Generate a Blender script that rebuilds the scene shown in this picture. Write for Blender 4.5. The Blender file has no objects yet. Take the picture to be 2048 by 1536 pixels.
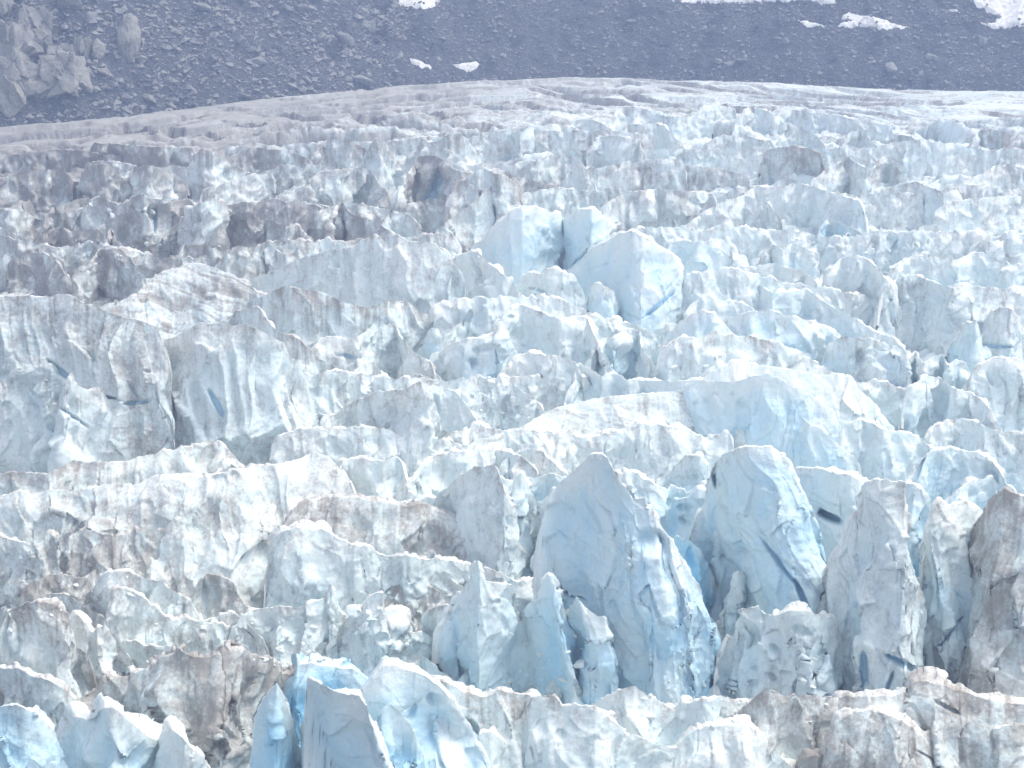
EXPOSURE, HAZE, DET = 0.88, 0.00058, 1.0
import bpy, bmesh, math, random
import numpy as np
from mathutils import Vector, Matrix
R = math.radians
sc = bpy.context.scene
col = sc.collection
rng = np.random.default_rng(11)
random.seed(5)
F32 = np.float32

# ------------------------------------------------------------------ camera geometry (photograph 2048 x 1536)
HC = 100.0; PITCH = R(20); FPX = 3248.0
CP, SP = math.cos(PITCH), math.sin(PITCH)

def ray(x, y):
    X = (np.asarray(x, float)-1024)/FPX; Y = (768-np.asarray(y, float))/FPX
    return X, CP+Y*SP, -SP+Y*CP

def ground(x, y, z=0.0):
    dx, dy, dz = ray(x, y); t = (z-HC)/dz
    return dx*t, dy*t

def project(P):
    dz = P[..., 2]-HC
    f = P[..., 1]*CP - dz*SP; u = P[..., 1]*SP + dz*CP
    return 1024+FPX*P[..., 0]/f, 768-FPX*u/f

# ------------------------------------------------------------------ noise
_perm = rng.permutation(256).astype(np.int32); _perm = np.concatenate([_perm, _perm, _perm])
_g = rng.normal(size=(256, 3)); _g = (_g/np.linalg.norm(_g, axis=1)[:, None]).astype(F32)

def perlin(x, y, z):
    x = np.asarray(x, F32); y = np.asarray(y, F32); z = np.asarray(z, F32)
    x, y, z = np.broadcast_arrays(x, y, z)
    xi = np.floor(x).astype(np.int32); yi = np.floor(y).astype(np.int32); zi = np.floor(z).astype(np.int32)
    xf = x-xi; yf = y-yi; zf = z-zi
    xi &= 255; yi &= 255; zi &= 255
    u = xf*xf*xf*(xf*(xf*6-15)+10); v = yf*yf*yf*(yf*(yf*6-15)+10); w = zf*zf*zf*(zf*(zf*6-15)+10)
    out = np.zeros(x.shape, F32)
    for a in (0, 1):
        pa = _perm[xi+a]; ua = u if a else 1-u
        for b in (0, 1):
            pb = _perm[pa+yi+b]; ub = v if b else 1-v
            for c in (0, 1):
                h = _perm[pb+zi+c]; g = _g[h]
                out += ua*ub*(w if c else 1-w)*(g[..., 0]*(xf-a)+g[..., 1]*(yf-b)+g[..., 2]*(zf-c))
    return out*1.55

def fbm(x, y, z, o=3, gain=.5):
    s = 0; a = 1; t = 0
    for i in range(o):
        k = 2.03**i
        s = s+a*perlin(np.asarray(x)*k+i*17.3, np.asarray(y)*k+i*9.1, np.asarray(z)*k+i*3.7); t += a; a *= gain
    return s/t*1.3

_j = rng.random((256, 2)).astype(F32); _tl = rng.normal(size=(256, 2)).astype(F32)
def worley(x, y, seed):
    """Distance to the nearest scattered point, and a random tilt of that point's facet."""
    x = np.asarray(x, F32)+F32(seed*1.7); y = np.asarray(y, F32)+F32(seed*.3)
    x, y = np.broadcast_arrays(x, y)
    xi = np.floor(x).astype(np.int32); yi = np.floor(y).astype(np.int32); xf = x-xi; yf = y-yi
    best = np.full(x.shape, 9, F32); tilt = np.zeros(x.shape, F32)
    for a in (-1, 0, 1):
        pa = _perm[(xi+a) & 255]
        for b in (-1, 0, 1):
            h = _perm[pa+((yi+b) & 255)]
            ox = a+_j[h, 0]-xf; oy = b+_j[h, 1]-yf
            d = ox*ox+oy*oy; near = d < best
            best = np.where(near, d, best); tilt = np.where(near, _tl[h, 0]*ox+_tl[h, 1]*oy, tilt)
    return np.sqrt(best), tilt

def ridged(n): return 1-2*np.abs(n)
def sstep(a, b, x):
    t = np.clip((x-a)/(b-a), 0, 1); return t*t*(3-2*t)

# ------------------------------------------------------------------ mesh helpers
def mesh_from(name, V, quads, mat, attrs=None, smooth=True, origin=None, parent=None):
    V = np.asarray(V, np.float32).reshape(-1, 3); Q = np.asarray(quads, np.int32)
    used = np.zeros(len(V), bool); used[Q.ravel()] = True
    if not used.all():
        re = np.cumsum(used)-1; Q = re[Q].astype(np.int32); V = V[used]
        if attrs: attrs = {k: a.reshape(len(used), -1)[used] for k, a in attrs.items()}
    if origin is not None: V = V-np.asarray(origin, np.float32)
    me = bpy.data.meshes.new(name)
    me.vertices.add(len(V)); me.vertices.foreach_set('co', V.ravel())
    n = Q.shape[1]
    me.loops.add(Q.size); me.loops.foreach_set('vertex_index', Q.ravel())
    me.polygons.add(len(Q))
    me.polygons.foreach_set('loop_start', np.arange(0, Q.size, n, dtype=np.int32))
    me.polygons.foreach_set('loop_total', np.full(len(Q), n, np.int32))
    me.polygons.foreach_set('use_smooth', np.full(len(Q), smooth, bool))
    if attrs:
        for k, a in attrs.items():
            at = me.attributes.new(k, 'FLOAT', 'POINT'); at.data.foreach_set('value', np.asarray(a, np.float32).ravel())
    me.update(calc_edges=True); me.validate()
    me.materials.append(mat)
    o = bpy.data.objects.new(name, me); col.objects.link(o)
    if parent is not None: o.parent = parent
    elif origin is not None: o.location = origin
    return o

def grid_quads(nu, nv):
    i = np.arange(nu*nv).reshape(nu, nv)
    return np.stack([i[:-1, :-1], i[1:, :-1], i[1:, 1:], i[:-1, 1:]], -1).reshape(-1, 4)

def grid_normals(P):
    du = np.gradient(P, axis=0); dv = np.gradient(P, axis=1)
    n = np.cross(du, dv); l = np.linalg.norm(n, axis=-1, keepdims=True)
    return n/np.maximum(l, 1e-6)

def tag(o, label=None, cat=None, group=None, kind=None):
    if label: o['label'] = label
    if cat: o['category'] = cat
    if group: o['group'] = group
    if kind: o['kind'] = kind
    return o

def empty(name, loc):
    o = bpy.data.objects.new(name, None); col.objects.link(o); o.location = loc; o.empty_display_size = 1; return o

# ------------------------------------------------------------------ materials
class NT:
    def __init__(s, m): s.t = m.node_tree; s.n = s.t.nodes; s.l = s.t.links
    def N(s, ty, **kw):
        x = s.n.new(ty)
        for k, v in kw.items():
            if k == 'inp':
                for a, b in v.items(): x.inputs[a].default_value = b
            else: setattr(x, k, v)
        return x
    def L(s, a, b): s.l.new(a, b)
    def math(s, op, a, b=None, clamp=False):
        x = s.N('ShaderNodeMath', operation=op, use_clamp=clamp)
        for i, v in enumerate((a, b)):
            if v is None: continue
            if hasattr(v, 'links'): s.L(v, x.inputs[i])
            else: x.inputs[i].default_value = v
        return x.outputs[0]
    def mix(s, f, a, b):
        x = s.N('ShaderNodeMix', data_type='RGBA')
        for i, v in ((0, f), (6, a), (7, b)):
            if hasattr(v, 'links'): s.L(v, x.inputs[i])
            else: x.inputs[i].default_value = v if i == 0 else (*v, 1)
        return x.outputs[2]
    def ramp(s, v, a, b):
        x = s.N('ShaderNodeMapRange', interpolation_type='SMOOTHSTEP'); s.L(v, x.inputs[0])
        x.inputs[1].default_value = a; x.inputs[2].default_value = b; return x.outputs[0]
    def noise(s, vec, scale, detail=4, rough=.55, dist=0):
        x = s.N('ShaderNodeTexNoise'); s.L(vec, x.inputs['Vector'])
        x.inputs['Scale'].default_value = scale; x.inputs['Detail'].default_value = detail
        x.inputs['Roughness'].default_value = rough; x.inputs['Distortion'].default_value = dist
        return x.outputs[0]

def new_mat(name):
    m = bpy.data.materials.new(name); m.use_nodes = True; t = NT(m)
    for x in list(t.n): t.n.remove(x)
    out = t.N('ShaderNodeOutputMaterial'); b = t.N('ShaderNodeBsdfPrincipled'); t.L(b.outputs[0], out.inputs[0])
    return m, t, b

def ice_material(name, white, gray, blue, dirtc, bumpd=.35):
    m, t, b = new_mat(name)
    geo = t.N('ShaderNodeNewGeometry'); pos = geo.outputs['Position']
    da = t.N('ShaderNodeAttribute', attribute_name='dirt').outputs['Fac']
    ba = t.N('ShaderNodeAttribute', attribute_name='blue').outputs['Fac']
    big = t.noise(pos, .09, 3); mid = t.noise(pos, .55, 5, .62); fin = t.noise(pos, 2.6, 5, .7)
    # long thin melt streaks, stretched down the faces
    mp = t.N('ShaderNodeMapping'); mp.inputs['Scale'].default_value = (2.0, 2.0, .22); t.L(pos, mp.inputs[0])
    stk = t.noise(mp.outputs[0], 1.0, 5, .6, .4)
    ice = t.mix(t.ramp(t.math('ADD', t.math('MULTIPLY', big, .5), t.math('MULTIPLY', mid, .5)), .36, .62), gray, white)
    bf = t.math('ADD', ba, t.math('MULTIPLY', t.math('SUBTRACT', mid, .5), .7))
    bf = t.math('MULTIPLY', t.ramp(bf, .02, 1.0), 1.0)
    ice = t.mix(bf, ice, blue)
    d = t.math('ADD', da, t.math('MULTIPLY', t.math('SUBTRACT', mid, .5), 1.0))
    d = t.math('ADD', d, t.math('MULTIPLY', t.math('SUBTRACT', fin, .5), .9))
    d = t.math('ADD', d, t.math('MULTIPLY', t.math('SUBTRACT', stk, .5), .5))
    df = t.math('MULTIPLY', t.ramp(d, .12, .92), .9)
    # thin healed cracks, longer up and down than across, holding a little dirt
    vm = t.N('ShaderNodeMapping'); vm.inputs['Scale'].default_value = (.30, .30, .12)
    wv = t.N('ShaderNodeVectorMath', operation='ADD'); wn = t.N('ShaderNodeTexNoise'); wn.inputs['Scale'].default_value = .7; wn.inputs['Detail'].default_value = 4
    t.L(pos, wn.inputs['Vector']); ws = t.N('ShaderNodeVectorMath', operation='SCALE'); ws.inputs['Scale'].default_value = 3.2
    t.L(wn.outputs['Color'], ws.inputs[0]); t.L(pos, wv.inputs[0]); t.L(ws.outputs[0], wv.inputs[1]); t.L(wv.outputs[0], vm.inputs[0])
    vo = t.N('ShaderNodeTexVoronoi', feature='DISTANCE_TO_EDGE'); t.L(vm.outputs[0], vo.inputs['Vector']); vo.inputs['Scale'].default_value = 1
    crk = t.math('SUBTRACT', 1.0, t.ramp(vo.outputs['Distance'], .0, .035)); crk = t.math('MULTIPLY', crk, t.ramp(big, .45, .6))
    df = t.math('MAXIMUM', df, t.math('MULTIPLY', crk, .12))
    c = t.mix(df, ice, dirtc)
    c = t.mix(t.math('MULTIPLY', t.ramp(d, .95, 1.7), .8), c, (.10, .095, .092))
    t.L(c, b.inputs['Base Color'])
    b.inputs['Roughness'].default_value = .6; b.inputs['Specular IOR Level'].default_value = .3
    h = t.math('ADD', t.math('MULTIPLY', t.noise(pos, .9, 8, .68), 1.0), t.math('MULTIPLY', fin, .5))
    h = t.math('SUBTRACT', h, t.math('MULTIPLY', crk, .15))
    bp = t.N('ShaderNodeBump'); bp.inputs['Strength'].default_value = .6; bp.inputs['Distance'].default_value = bumpd
    t.L(h, bp.inputs['Height']); t.L(bp.outputs[0], b.inputs['Normal'])
    return m

M_ICE = ice_material('glacier_ice', (.83, .87, .855), (.65, .765, .775), (.27, .63, .87), (.285, .268, .248))
M_TOP = ice_material('weathered_ice', (.88, .89, .865), (.75, .79, .775), (.46, .74, .88), (.30, .27, .245), .3)
M_HOLE = ice_material('blue_ice', (.68, .80, .88), (.60, .75, .86), (.42, .68, .88), (.2, .2, .22), .2)

def rock_material(name, c1, c2, c3, sc_=1.0, bumpd=.4):
    m, t, b = new_mat(name)
    geo = t.N('ShaderNodeNewGeometry'); pos = geo.outputs['Position']
    n1 = t.noise(pos, .12*sc_, 5, .6); n2 = t.noise(pos, .8*sc_, 6, .7); n3 = t.noise(pos, 2.2*sc_, 3, .6)
    ri = t.N('ShaderNodeObjectInfo').outputs['Random']
    c = t.mix(t.ramp(t.math('ADD', n1, t.math('MULTIPLY', t.math('SUBTRACT', ri, .5), .25)), .38, .62), c1, c2)
    c = t.mix(t.ramp(n2, .52, .72), c, c3)
    t.L(c, b.inputs['Base Color']); b.inputs['Roughness'].default_value = .85; b.inputs['Specular IOR Level'].default_value = .2
    bp = t.N('ShaderNodeBump'); bp.inputs['Strength'].default_value = .8; bp.inputs['Distance'].default_value = bumpd
    t.L(t.math('ADD', n2, t.math('MULTIPLY', n3, .4)), bp.inputs['Height']); t.L(bp.outputs[0], b.inputs['Normal'])
    return m
M_SLOPE = rock_material('moraine_debris', (.028, .034, .046), (.07, .076, .088), (.17, .168, .165), 1.0, .9)
M_ROCK = rock_material('grey_rock', (.17, .17, .175), (.30, .295, .285), (.09, .09, .095), 1.2)
M_PALE = rock_material('pale_rock', (.2, .197, .185), (.32, .31, .28), (.05, .05, .053), 1.6)
M_SCREE = rock_material('scree_stone', (.05, .055, .065), (.26, .255, .25), (.12, .12, .13), 1.0, .2)

m, t, b = new_mat('old_snow')
pos = t.N('ShaderNodeNewGeometry').outputs['Position']
n = t.noise(pos, .35, 6, .7)
n9 = t.noise(pos, 1.3, 5, .7)
t.L(t.mix(t.ramp(t.math('ADD', t.math('MULTIPLY', n, .6), t.math('MULTIPLY', n9, .4)), .46, .66), (.80, .79, .76), (.42, .40, .37)), b.inputs['Base Color']); b.inputs['Roughness'].default_value = .8
bp = t.N('ShaderNodeBump'); bp.inputs['Distance'].default_value = .3; t.L(n, bp.inputs['Height']); t.L(bp.outputs[0], b.inputs['Normal'])
M_SNOW = m

# ------------------------------------------------------------------ traced views: crop origin and enlargement
TILES = {'N': (0, 0, 1), 'T1': (0, 0, 2), 'T2': (1024, 0, 2), 'T3': (0, 384, 3), 'T4': (683, 384, 3), 'T5': (1366, 384, 3),
         'T6': (0, 896, 2.4), 'T7': (683, 896, 2.4), 'T8': (1366, 896, 2.4),
         'M1': (0, 200, 4), 'M2': (512, 200, 4), 'M3': (1024, 200, 4), 'M4': (1536, 200, 4)}
def largest_piece(g):
    lab = np.zeros(g.shape, np.int32); best = None; n = 0
    for i, j in zip(*np.nonzero(g)):
        if lab[i, j]: continue
        n += 1; st = [(i, j)]; lab[i, j] = n; c = 0
        while st:
            u, v = st.pop(); c += 1
            for a, b in ((u+1, v), (u-1, v), (u, v+1), (u, v-1)):
                if 0 <= a < g.shape[0] and 0 <= b < g.shape[1] and g[a, b] and not lab[a, b]: lab[a, b] = n; st.append((a, b))
        if best is None or c > best[0]: best = (c, n)
    return lab == best[1]
STEP = 2.1     # mesh spacing in photograph pixels at the thing's distance
n_serac = 0

def serac(tile, pts, label, name='serac', h=None, b=None, k=.38, p=1.6, w=.65, top=1.8, dirt=.1, blue=.1, flute=1.0, scal=1.0, lump=1.0,
          jag=1.0, crestd=.35, shear=0.0, ends=.22, dents=(), cat='serac', group=None, z0=0.0, split=None, bulge=None, yaw=None, comb=0.0, wave=0.0):
    """One ice tower or ridge: a crest line, a leaning front face under it down to the glacier and a back behind it."""
    global n_serac
    n_serac += 1; seed = n_serac*13.37
    ox, oy, s = TILES[tile]
    q = np.array([[float(c) for c in a.split(',')] for a in pts.split()]); q[:, 0] = ox+q[:, 0]/s; q[:, 1] = oy+q[:, 1]/s
    seg = np.hypot(*np.diff(q, axis=0).T); L = np.concatenate([[0], np.cumsum(seg)]); tot = L[-1]
    if b is not None:
        b = b if isinstance(b, (tuple, list)) else (b, b)
        bb = oy+np.interp(L/tot, np.linspace(0, 1, len(b)), b)/s; hv = np.maximum(bb-q[:, 1], 14)
    else:
        h = h if isinstance(h, (tuple, list)) else (h, h)
        hv = np.interp(L/tot, np.linspace(0, 1, len(h)), h)/s
    u_ = L/tot
    rr = random.Random(n_serac*77+5)
    if bulge is None: bulge = {'ice_block': .35, 'ice_hump': .3, 'ice_dome': .3, 'ice_pinnacle': .3, 'serac': .25, 'ice_column': .3, 'ice_spike': .3, 'ice_rubble': .3}.get(name, .12)
    if yaw is None: yaw = rr.uniform(-.3, .3)
    hm0 = float(hv.mean())
    hv = 1.2*hv*(1+yaw*(u_-.5)+bulge*(np.sin(np.pi*u_)-.6)*min(1.0, tot/hm0))
    clean = sstep(650, 1250, q[:, 0].mean())*sstep(330, 520, q[:, 1].mean())     # the ice is cleaner and bluer away from the moraine
    blue += .09*clean; dirt += {'M1': .12, 'M2': .10, 'M3': .07, 'M4': .06}.get(tile, 0.0)-(.08*clean if dirt < .25 else .0)
    hm = float(hv.mean()); e = min(.2*hm+2, 40) if k < .75 else .45*hm
    if ends != .22: e = ends*hm+2
    nu = int((tot+2*e)/STEP)+6
    a = np.linspace(-e, tot+e, nu); ac = np.clip(a, 0, tot)
    # corners stay corners at large size, rounded a little
    x = np.interp(ac, L, q[:, 0]); y = np.interp(ac, L, q[:, 1]); hh = np.interp(ac, L, hv)
    kz = np.array([.15, .35, .5, .35, .15]); kz /= kz.sum()
    for arr in (x, y, hh):
        arr[2:-2] = np.convolve(arr, kz, 'valid')
    sg = 1 if q[-1, 0] >= q[0, 0] else -1
    x = x+sg*np.where(a < 0, a, np.where(a > tot, a-tot, 0))
    over = np.where(a < 0, -a/e, np.where(a > tot, (a-tot)/e, 0))
    m = np.sqrt(np.clip(1-over**2, 0, 1))*.72+.28
    yb = y+hh
    wv_ = wave*fbm(a/150, seed, 21, 3)*np.minimum(1, hh/40); y = y+wv_; hh = hh-wv_
    hh2 = hh*m
    js = .6*jag*min(1.0, hm/80)
    jn = js*(5*fbm(a/55, seed, 0, 2)+3.2*ridged(perlin(a/22, seed, 3))-1.0+2.2*perlin(a/9, seed, 5)+1.2*perlin(a/4, seed, 6))
    yc = yb-hh2+jn*np.minimum(1, hh2/25)
    # base points on the glacier, with buttresses
    xb = x+shear*hh
    bx, by = ground(xb, yb, z0)
    bdist = np.hypot(bx, by)
    mpp = bdist/FPX*1.02
    hM = float((hm*mpp.mean()))*1.05
    rad = np.stack([bx/bdist, by/bdist], -1)
    but = (fbm(a*mpp/max(3, hM*.7), seed+4, 1, 2)*.26+perlin(a*mpp/4, seed+5, 2)*.05)*min(hM, 15)*lump
    bx = bx+rad[:, 0]*but; by = by+rad[:, 1]*but
    dx, dy, dz = ray(x, yc)
    T = (by+k*(HC-z0))/(dy-k*dz)
    cx, cy, cz = dx*T, dy*T, HC+dz*T
    C = np.stack([cx, cy, cz], -1); B = np.stack([bx, by, np.full(nu, min(z0, 0)-4.0)], -1)
    facelen = np.median(np.abs(project(C)[1]-project(B)[1]))
    nf = max(10, int(facelen/STEP)); nb = max(7, int(nf*.45))
    sv = np.linspace(0, 1, nf)
    P = np.empty((nu, nf+nb, 3))
    hz = sv**p
    P[:, :nf, :2] = B[:, None, :2]+(C-B)[:, None, :2]*hz[None, :, None]
    P[:, :nf, 2] = B[:, None, 2]+(C-B)[:, None, 2]*sv[None]
    r = np.linspace(0, 1, nb+1)[1:]
    wid = (w*(C[:, 2]-z0)+1.0)*np.clip(m, .2, 1)
    d2 = rad*.93; d2 = d2/np.linalg.norm(d2, axis=1)[:, None]
    P[:, nf:, :2] = C[:, None, :2]+d2[:, None]*(wid[:, None]*r[None])[..., None]
    P[:, nf:, 2] = C[:, None, 2]+(min(z0, 0)-5.0-C[:, None, 2])*(r**top)[None]
    arcM = (a*mpp.mean())[:, None]
    N = grid_normals(P)
    flip = 1.0 if (N[:, :nf] * -np.append(rad.mean(0), 0)).sum(-1).mean() > 0 else -1.0
    N = N*flip
    # ---- relief
    Pw = P+np.array([seed, seed*.7, 0])
    Lb = float(np.clip(hM*.4, 1.0, 6.5)); Lf = float(np.clip(hM*.24, .7, 3.6)); ls = float(np.clip(hM*.17, .5, 2.2))
    fade = np.ones((nu, nf+nb)); fade[:, :nf] = .55+.45*np.sin(np.pi*np.clip(sv, 0, .5))[None]
    nearc = np.zeros(nf+nb); nearc[:nf] = (1-sv); nearc[nf:] = r
    cm = sstep(0, .2, nearc)[None]*.88+.12
    Hc = Pw[..., 2].copy(); Hc[:, nf:] = 2*Pw[:, nf-1:nf, 2]-Hc[:, nf:]      # height, carried on over the crest
    wx = perlin(Pw[..., 0]/Lf/2.4, Pw[..., 1]/Lf/2.4, Hc/Lf/2.4); wy = perlin(Pw[..., 0]/Lf/2.4+9, Pw[..., 1]/Lf/2.4, Hc/Lf/2.4)
    fm = np.zeros(nf+nb); fm[:nf] = 1; fm[nf:] = (1-r)**2*.5
    d = lump*.30*Lb*fbm(Pw[..., 0]/Lb, Pw[..., 1]/Lb, Pw[..., 2]/(Lb*1.4), 2)
    Ls = float(np.clip(hM*.6, 1.5, 8))
    f0, t0 = worley((arcM+.5*Lf*wx+shear*Hc)/Ls, (Hc+Lf*wy)/(Ls*2.2), seed)
    d = d+lump*(.20*Ls*(f0-.5)+.08*Ls*t0)*fm[None]
    f1, t1 = worley((arcM+.8*Lf*wx)/Lf, (Hc+1.6*Lf*wy)/(Lf*2.7), seed+7)
    fl = f1*1.3-.5+.55*t1
    d = d+flute*.36*Lf*(fl-.15)*fm[None]
    P = P+N*(d*cm*fade)[..., None]
    N = grid_normals(P)*flip
    Pw = P+np.array([seed, seed*.7, 0])
    f2, t2 = worley((arcM+.9*ls*wx)/ls, (Hc+.9*ls*wy)/(ls*1.7), seed+13)
    d = scal*.20*ls*((f2-.5)*1.0+.62*t2+.25*ridged(perlin(Pw[..., 0]/ls, Pw[..., 1]/ls, Pw[..., 2]/ls)))
    l3 = max(.3, ls*.35)
    d = d+.16*l3*perlin(Pw[..., 0]/l3, Pw[..., 1]/l3, Pw[..., 2]/l3)
    hole = np.zeros((nu, nf+nb)); marks = []
    if dents:
        px, py = project(P)
        for (ex, ey, rx, ry, ang, dep, *soft) in dents:
            ex = ox+ex/s; ey = oy+ey/s; rx /= s; ry /= s; an = R(ang)
            ddx = px-ex; ddy = py-ey
            uq = (ddx*math.cos(an)+ddy*math.sin(an))/rx; vq = (-ddx*math.sin(an)+ddy*math.cos(an))/ry
            an_ = max(rx, ry)/max(1e-6, min(rx, ry))
            if not soft and an_ < 5 and dep < 2.9: dep = min(dep, 1.5)*.8; soft = ('m',)
            if not soft and an_ < 2.3 and dep < 1.9: dep *= 1.2; soft = ('m',)
            small = not soft and rx*ry*s*s < 500
            if small: dep *= .6
            mk = sstep(1.25 if soft == ('m',) else 1.4 if soft else 1.35 if small else 1.2, .45 if soft == ('m',) else .2 if soft or small else .6, np.sqrt(uq**2+vq**2)+.12*perlin(Pw[..., 0]/.9, Pw[..., 2]/.9, seed+9)); mk[:, nf:] = 0
            P = P+np.concatenate([np.broadcast_to(rad[:, None, :], (nu, nf+nb, 2)), np.full((nu, nf+nb, 1), -.1 if soft or small else -.35)], -1)*((dep if soft or small else dep*1.7)*mk)[..., None]
            if not soft: hole = np.maximum(hole, mk*min(1, dep/1.2))
            if not soft and not small: marks.append((mk, dep, rx*ry))
    P = P+N*(d*(.5+.5*cm))[..., None]
    # ---- dirt and blue ice
    sd = nearc*np.where(np.arange(nf+nb) < nf, hM, max(1.0, w*hM))
    st = fbm((arcM+.4*wx)/.55, Hc/14, seed+3, 3)
    frng = fbm(arcM/2.2, seed, 8, 3)
    dv = dirt+.16+crestd*.9*np.exp(-sd/(.4+.03*hM))[None]*(.35+1.5*frng)
    dv = dv+.65*np.clip(st+.05, 0, 1)*np.exp(-sd/(.6*hM))[None]*(crestd*.9+.15+.5*max(dirt, 0))+.35*np.clip(.45-f1, -.2, .5)*(max(dirt, 0)+.3)*fm[None]
    dv = dv+.9*fbm(Pw[..., 0]/9, Pw[..., 1]/9, Pw[..., 2]/9, 3)*(max(dirt, 0)+.12)
    if comb:
        cl = fbm(arcM/9+.5*wx, (Hc+.16*arcM+.9*wy)/.38, seed+2, 3); dv = dv+comb*np.clip(cl*2.0, -.5, .9)*np.clip(.7+1.4*fbm(arcM/6, Hc/2, 3, 2), 0, 1.3)*fm[None]
    bv = blue+.6*blue*fbm(Pw[..., 0]/6, Pw[..., 1]/6, Pw[..., 2]/9, 2)+.3*hole-.3*np.exp(-sd/1.2)[None]*(blue > 0)
    dv = dv-hole*.5
    org = np.array([B[:, 0].mean(), B[:, 1].mean(), z0])
    Q = grid_quads(nu, nf+nb)
    if flip > 0: pass
    else: Q = Q[:, ::-1]
    at = {'dirt': dv.reshape(-1), 'blue': bv.reshape(-1)}
    V = P.reshape(-1, 3)
    big = nu*(nf+nb) > 2500 if split is None else split
    if not big:
        return tag(mesh_from(name, V, Q, M_ICE, at, origin=org), label, cat, group)
    root = tag(empty(name, org), label, cat, group)
    jj = np.tile(np.arange(nf+nb-1), nu-1)
    front = jj < nf-1
    hq = np.zeros(len(Q), bool); pieces = []
    for mk, dep, ar in marks:
        if dep < .75: continue
        q = (mk.reshape(-1)[Q].min(1) > .5) & front & ~hq
        if q.sum() < 10: continue
        q = largest_piece(q.reshape(nu-1, nf+nb-1)).reshape(-1)
        if q.sum() < 10: continue
        hq |= q; pieces.append(q)
    face = mesh_from('ice_face', V, Q[front & ~hq], M_ICE, at, origin=org, parent=root)
    mesh_from('weathered_top', V, Q[~front], M_TOP, at, origin=org, parent=root)
    for q in pieces: mesh_from('melt_hole', V, Q[q], M_HOLE, at, origin=org, parent=face)
    return root

# ------------------------------------------------------------------ camera, light, sky
cam = bpy.data.objects.new('camera', bpy.data.cameras.new('camera')); col.objects.link(cam)
cam.location = (0, 0, HC); cam.rotation_euler = (R(90)-PITCH, 0, 0)
cam.data.sensor_width = 36; cam.data.lens = 36*FPX/2048; cam.data.clip_start = 1; cam.data.clip_end = 5000
sc.camera = cam
SUN_EL, SUN_AZ = R(62), R(70)          # azimuth from +Y towards +X: behind the scene, to the right
sd_ = Vector((math.sin(SUN_AZ)*math.cos(SUN_EL), math.cos(SUN_AZ)*math.cos(SUN_EL), math.sin(SUN_EL)))
sl = bpy.data.lights.new('sun', 'SUN'); sl.energy = 1.3; sl.angle = R(26); sl.color = (1, .92, .79)
so = bpy.data.objects.new('sun', sl); col.objects.link(so); so.rotation_euler = (-sd_).to_track_quat('-Z', 'Y').to_euler(); so.location = (0, 0, 300)
w = bpy.data.worlds.new('World'); sc.world = w; w.use_nodes = True
nt = w.node_tree; bg = nt.nodes['Background']; bg.inputs[1].default_value = .15
sky = nt.nodes.new('ShaderNodeTexSky'); sky.sky_type = 'NISHITA'; sky.sun_disc = False
sky.sun_elevation = SUN_EL; sky.sun_rotation = SUN_AZ; sky.air_density = 1.0; sky.dust_density = 4.0; sky.altitude = 500
hs = nt.nodes.new('ShaderNodeHueSaturation'); hs.inputs['Saturation'].default_value = .36
nt.links.new(sky.outputs[0], hs.inputs['Color']); nt.links.new(hs.outputs[0], bg.inputs[0])   # thin cloud whitens the sky
sc.view_settings.view_transform = 'Standard'; sc.view_settings.look = 'None'; sc.view_settings.gamma = 1
sc.view_settings.exposure = EXPOSURE
sc.cycles.max_bounces = 8; sc.cycles.diffuse_bounces = 5; sc.cycles.glossy_bounces = 2; sc.cycles.volume_bounces = 1
sc.cycles.use_denoising = True

# ------------------------------------------------------------------ glacier margin
_e = np.array([(-500, 275), (-200, 258), (0, 245), (200, 229), (350, 211), (500, 193), (640, 180), (760, 165), (900, 155), (1000, 150), (1150, 147),
               (1300, 148), (1500, 155), (1700, 165), (1870, 173), (2048, 173), (2300, 181), (2600, 190)], float)
_ex, _ey = ground(_e[:, 0], _e[:, 1])
def y_edge(x): return np.interp(x, _ex, _ey)+2.0*perlin(np.asarray(x)/17, 3.3, 0)+.9*perlin(np.asarray(x)/5, 7.3, 0)

# long crevasses near the margin, traced: line (photograph pixels) and height of the wall that shows
CREV = [('232,245 252,244 282,245 300,250 318,260', 15), ('320,255 345,253 370,257', 18), ('375,271 410,266 450,275', 14), ('57,287 110,287 170,296', 12),
        ('512,221 550,217 612,228 660,235', 13), ('594,258 650,262 712,262', 8), ('640,268 690,272 740,275', 9), ('700,226 755,232 805,247', 18), ('870,248 910,254 985,252', 15),
        ('780,216 860,222 940,229', 10), ('830,184 880,190', 7), ('960,198 1030,198', 9), ('550,194 625,193', 5), ('350,228 425,224', 6), ('740,190 820,198', 6), ('430,212 500,214 560,209', 6),
        ('1239,151 1304,154 1374,162 1449,172 1524,180 1590,187', 9), ('1054,175 1124,180 1190,192 1284,206', 16), ('1234,178 1324,201', 14), ('1024,200 1100,206', 15), ('1749,215 1800,229', 11),
        ('1674,202 1770,200', 7), ('1774,177 1870,181', 5), ('1949,220 2030,227', 9), ('1324,172 1404,181', 7), ('1400,205 1480,214 1560,216', 12), ('1600,206 1660,214', 9), ('1850,200 1940,204', 6),
        ('100,262 150,258 200,262', 8), ('0,300 40,296 80,300', 9), ('440,240 500,244 560,246', 8), ('1120,158 1180,160', 5), ('900,170 980,172 1040,168', 5), ('640,206 720,208', 6), ('1500,196 1580,200', 7)]
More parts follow.
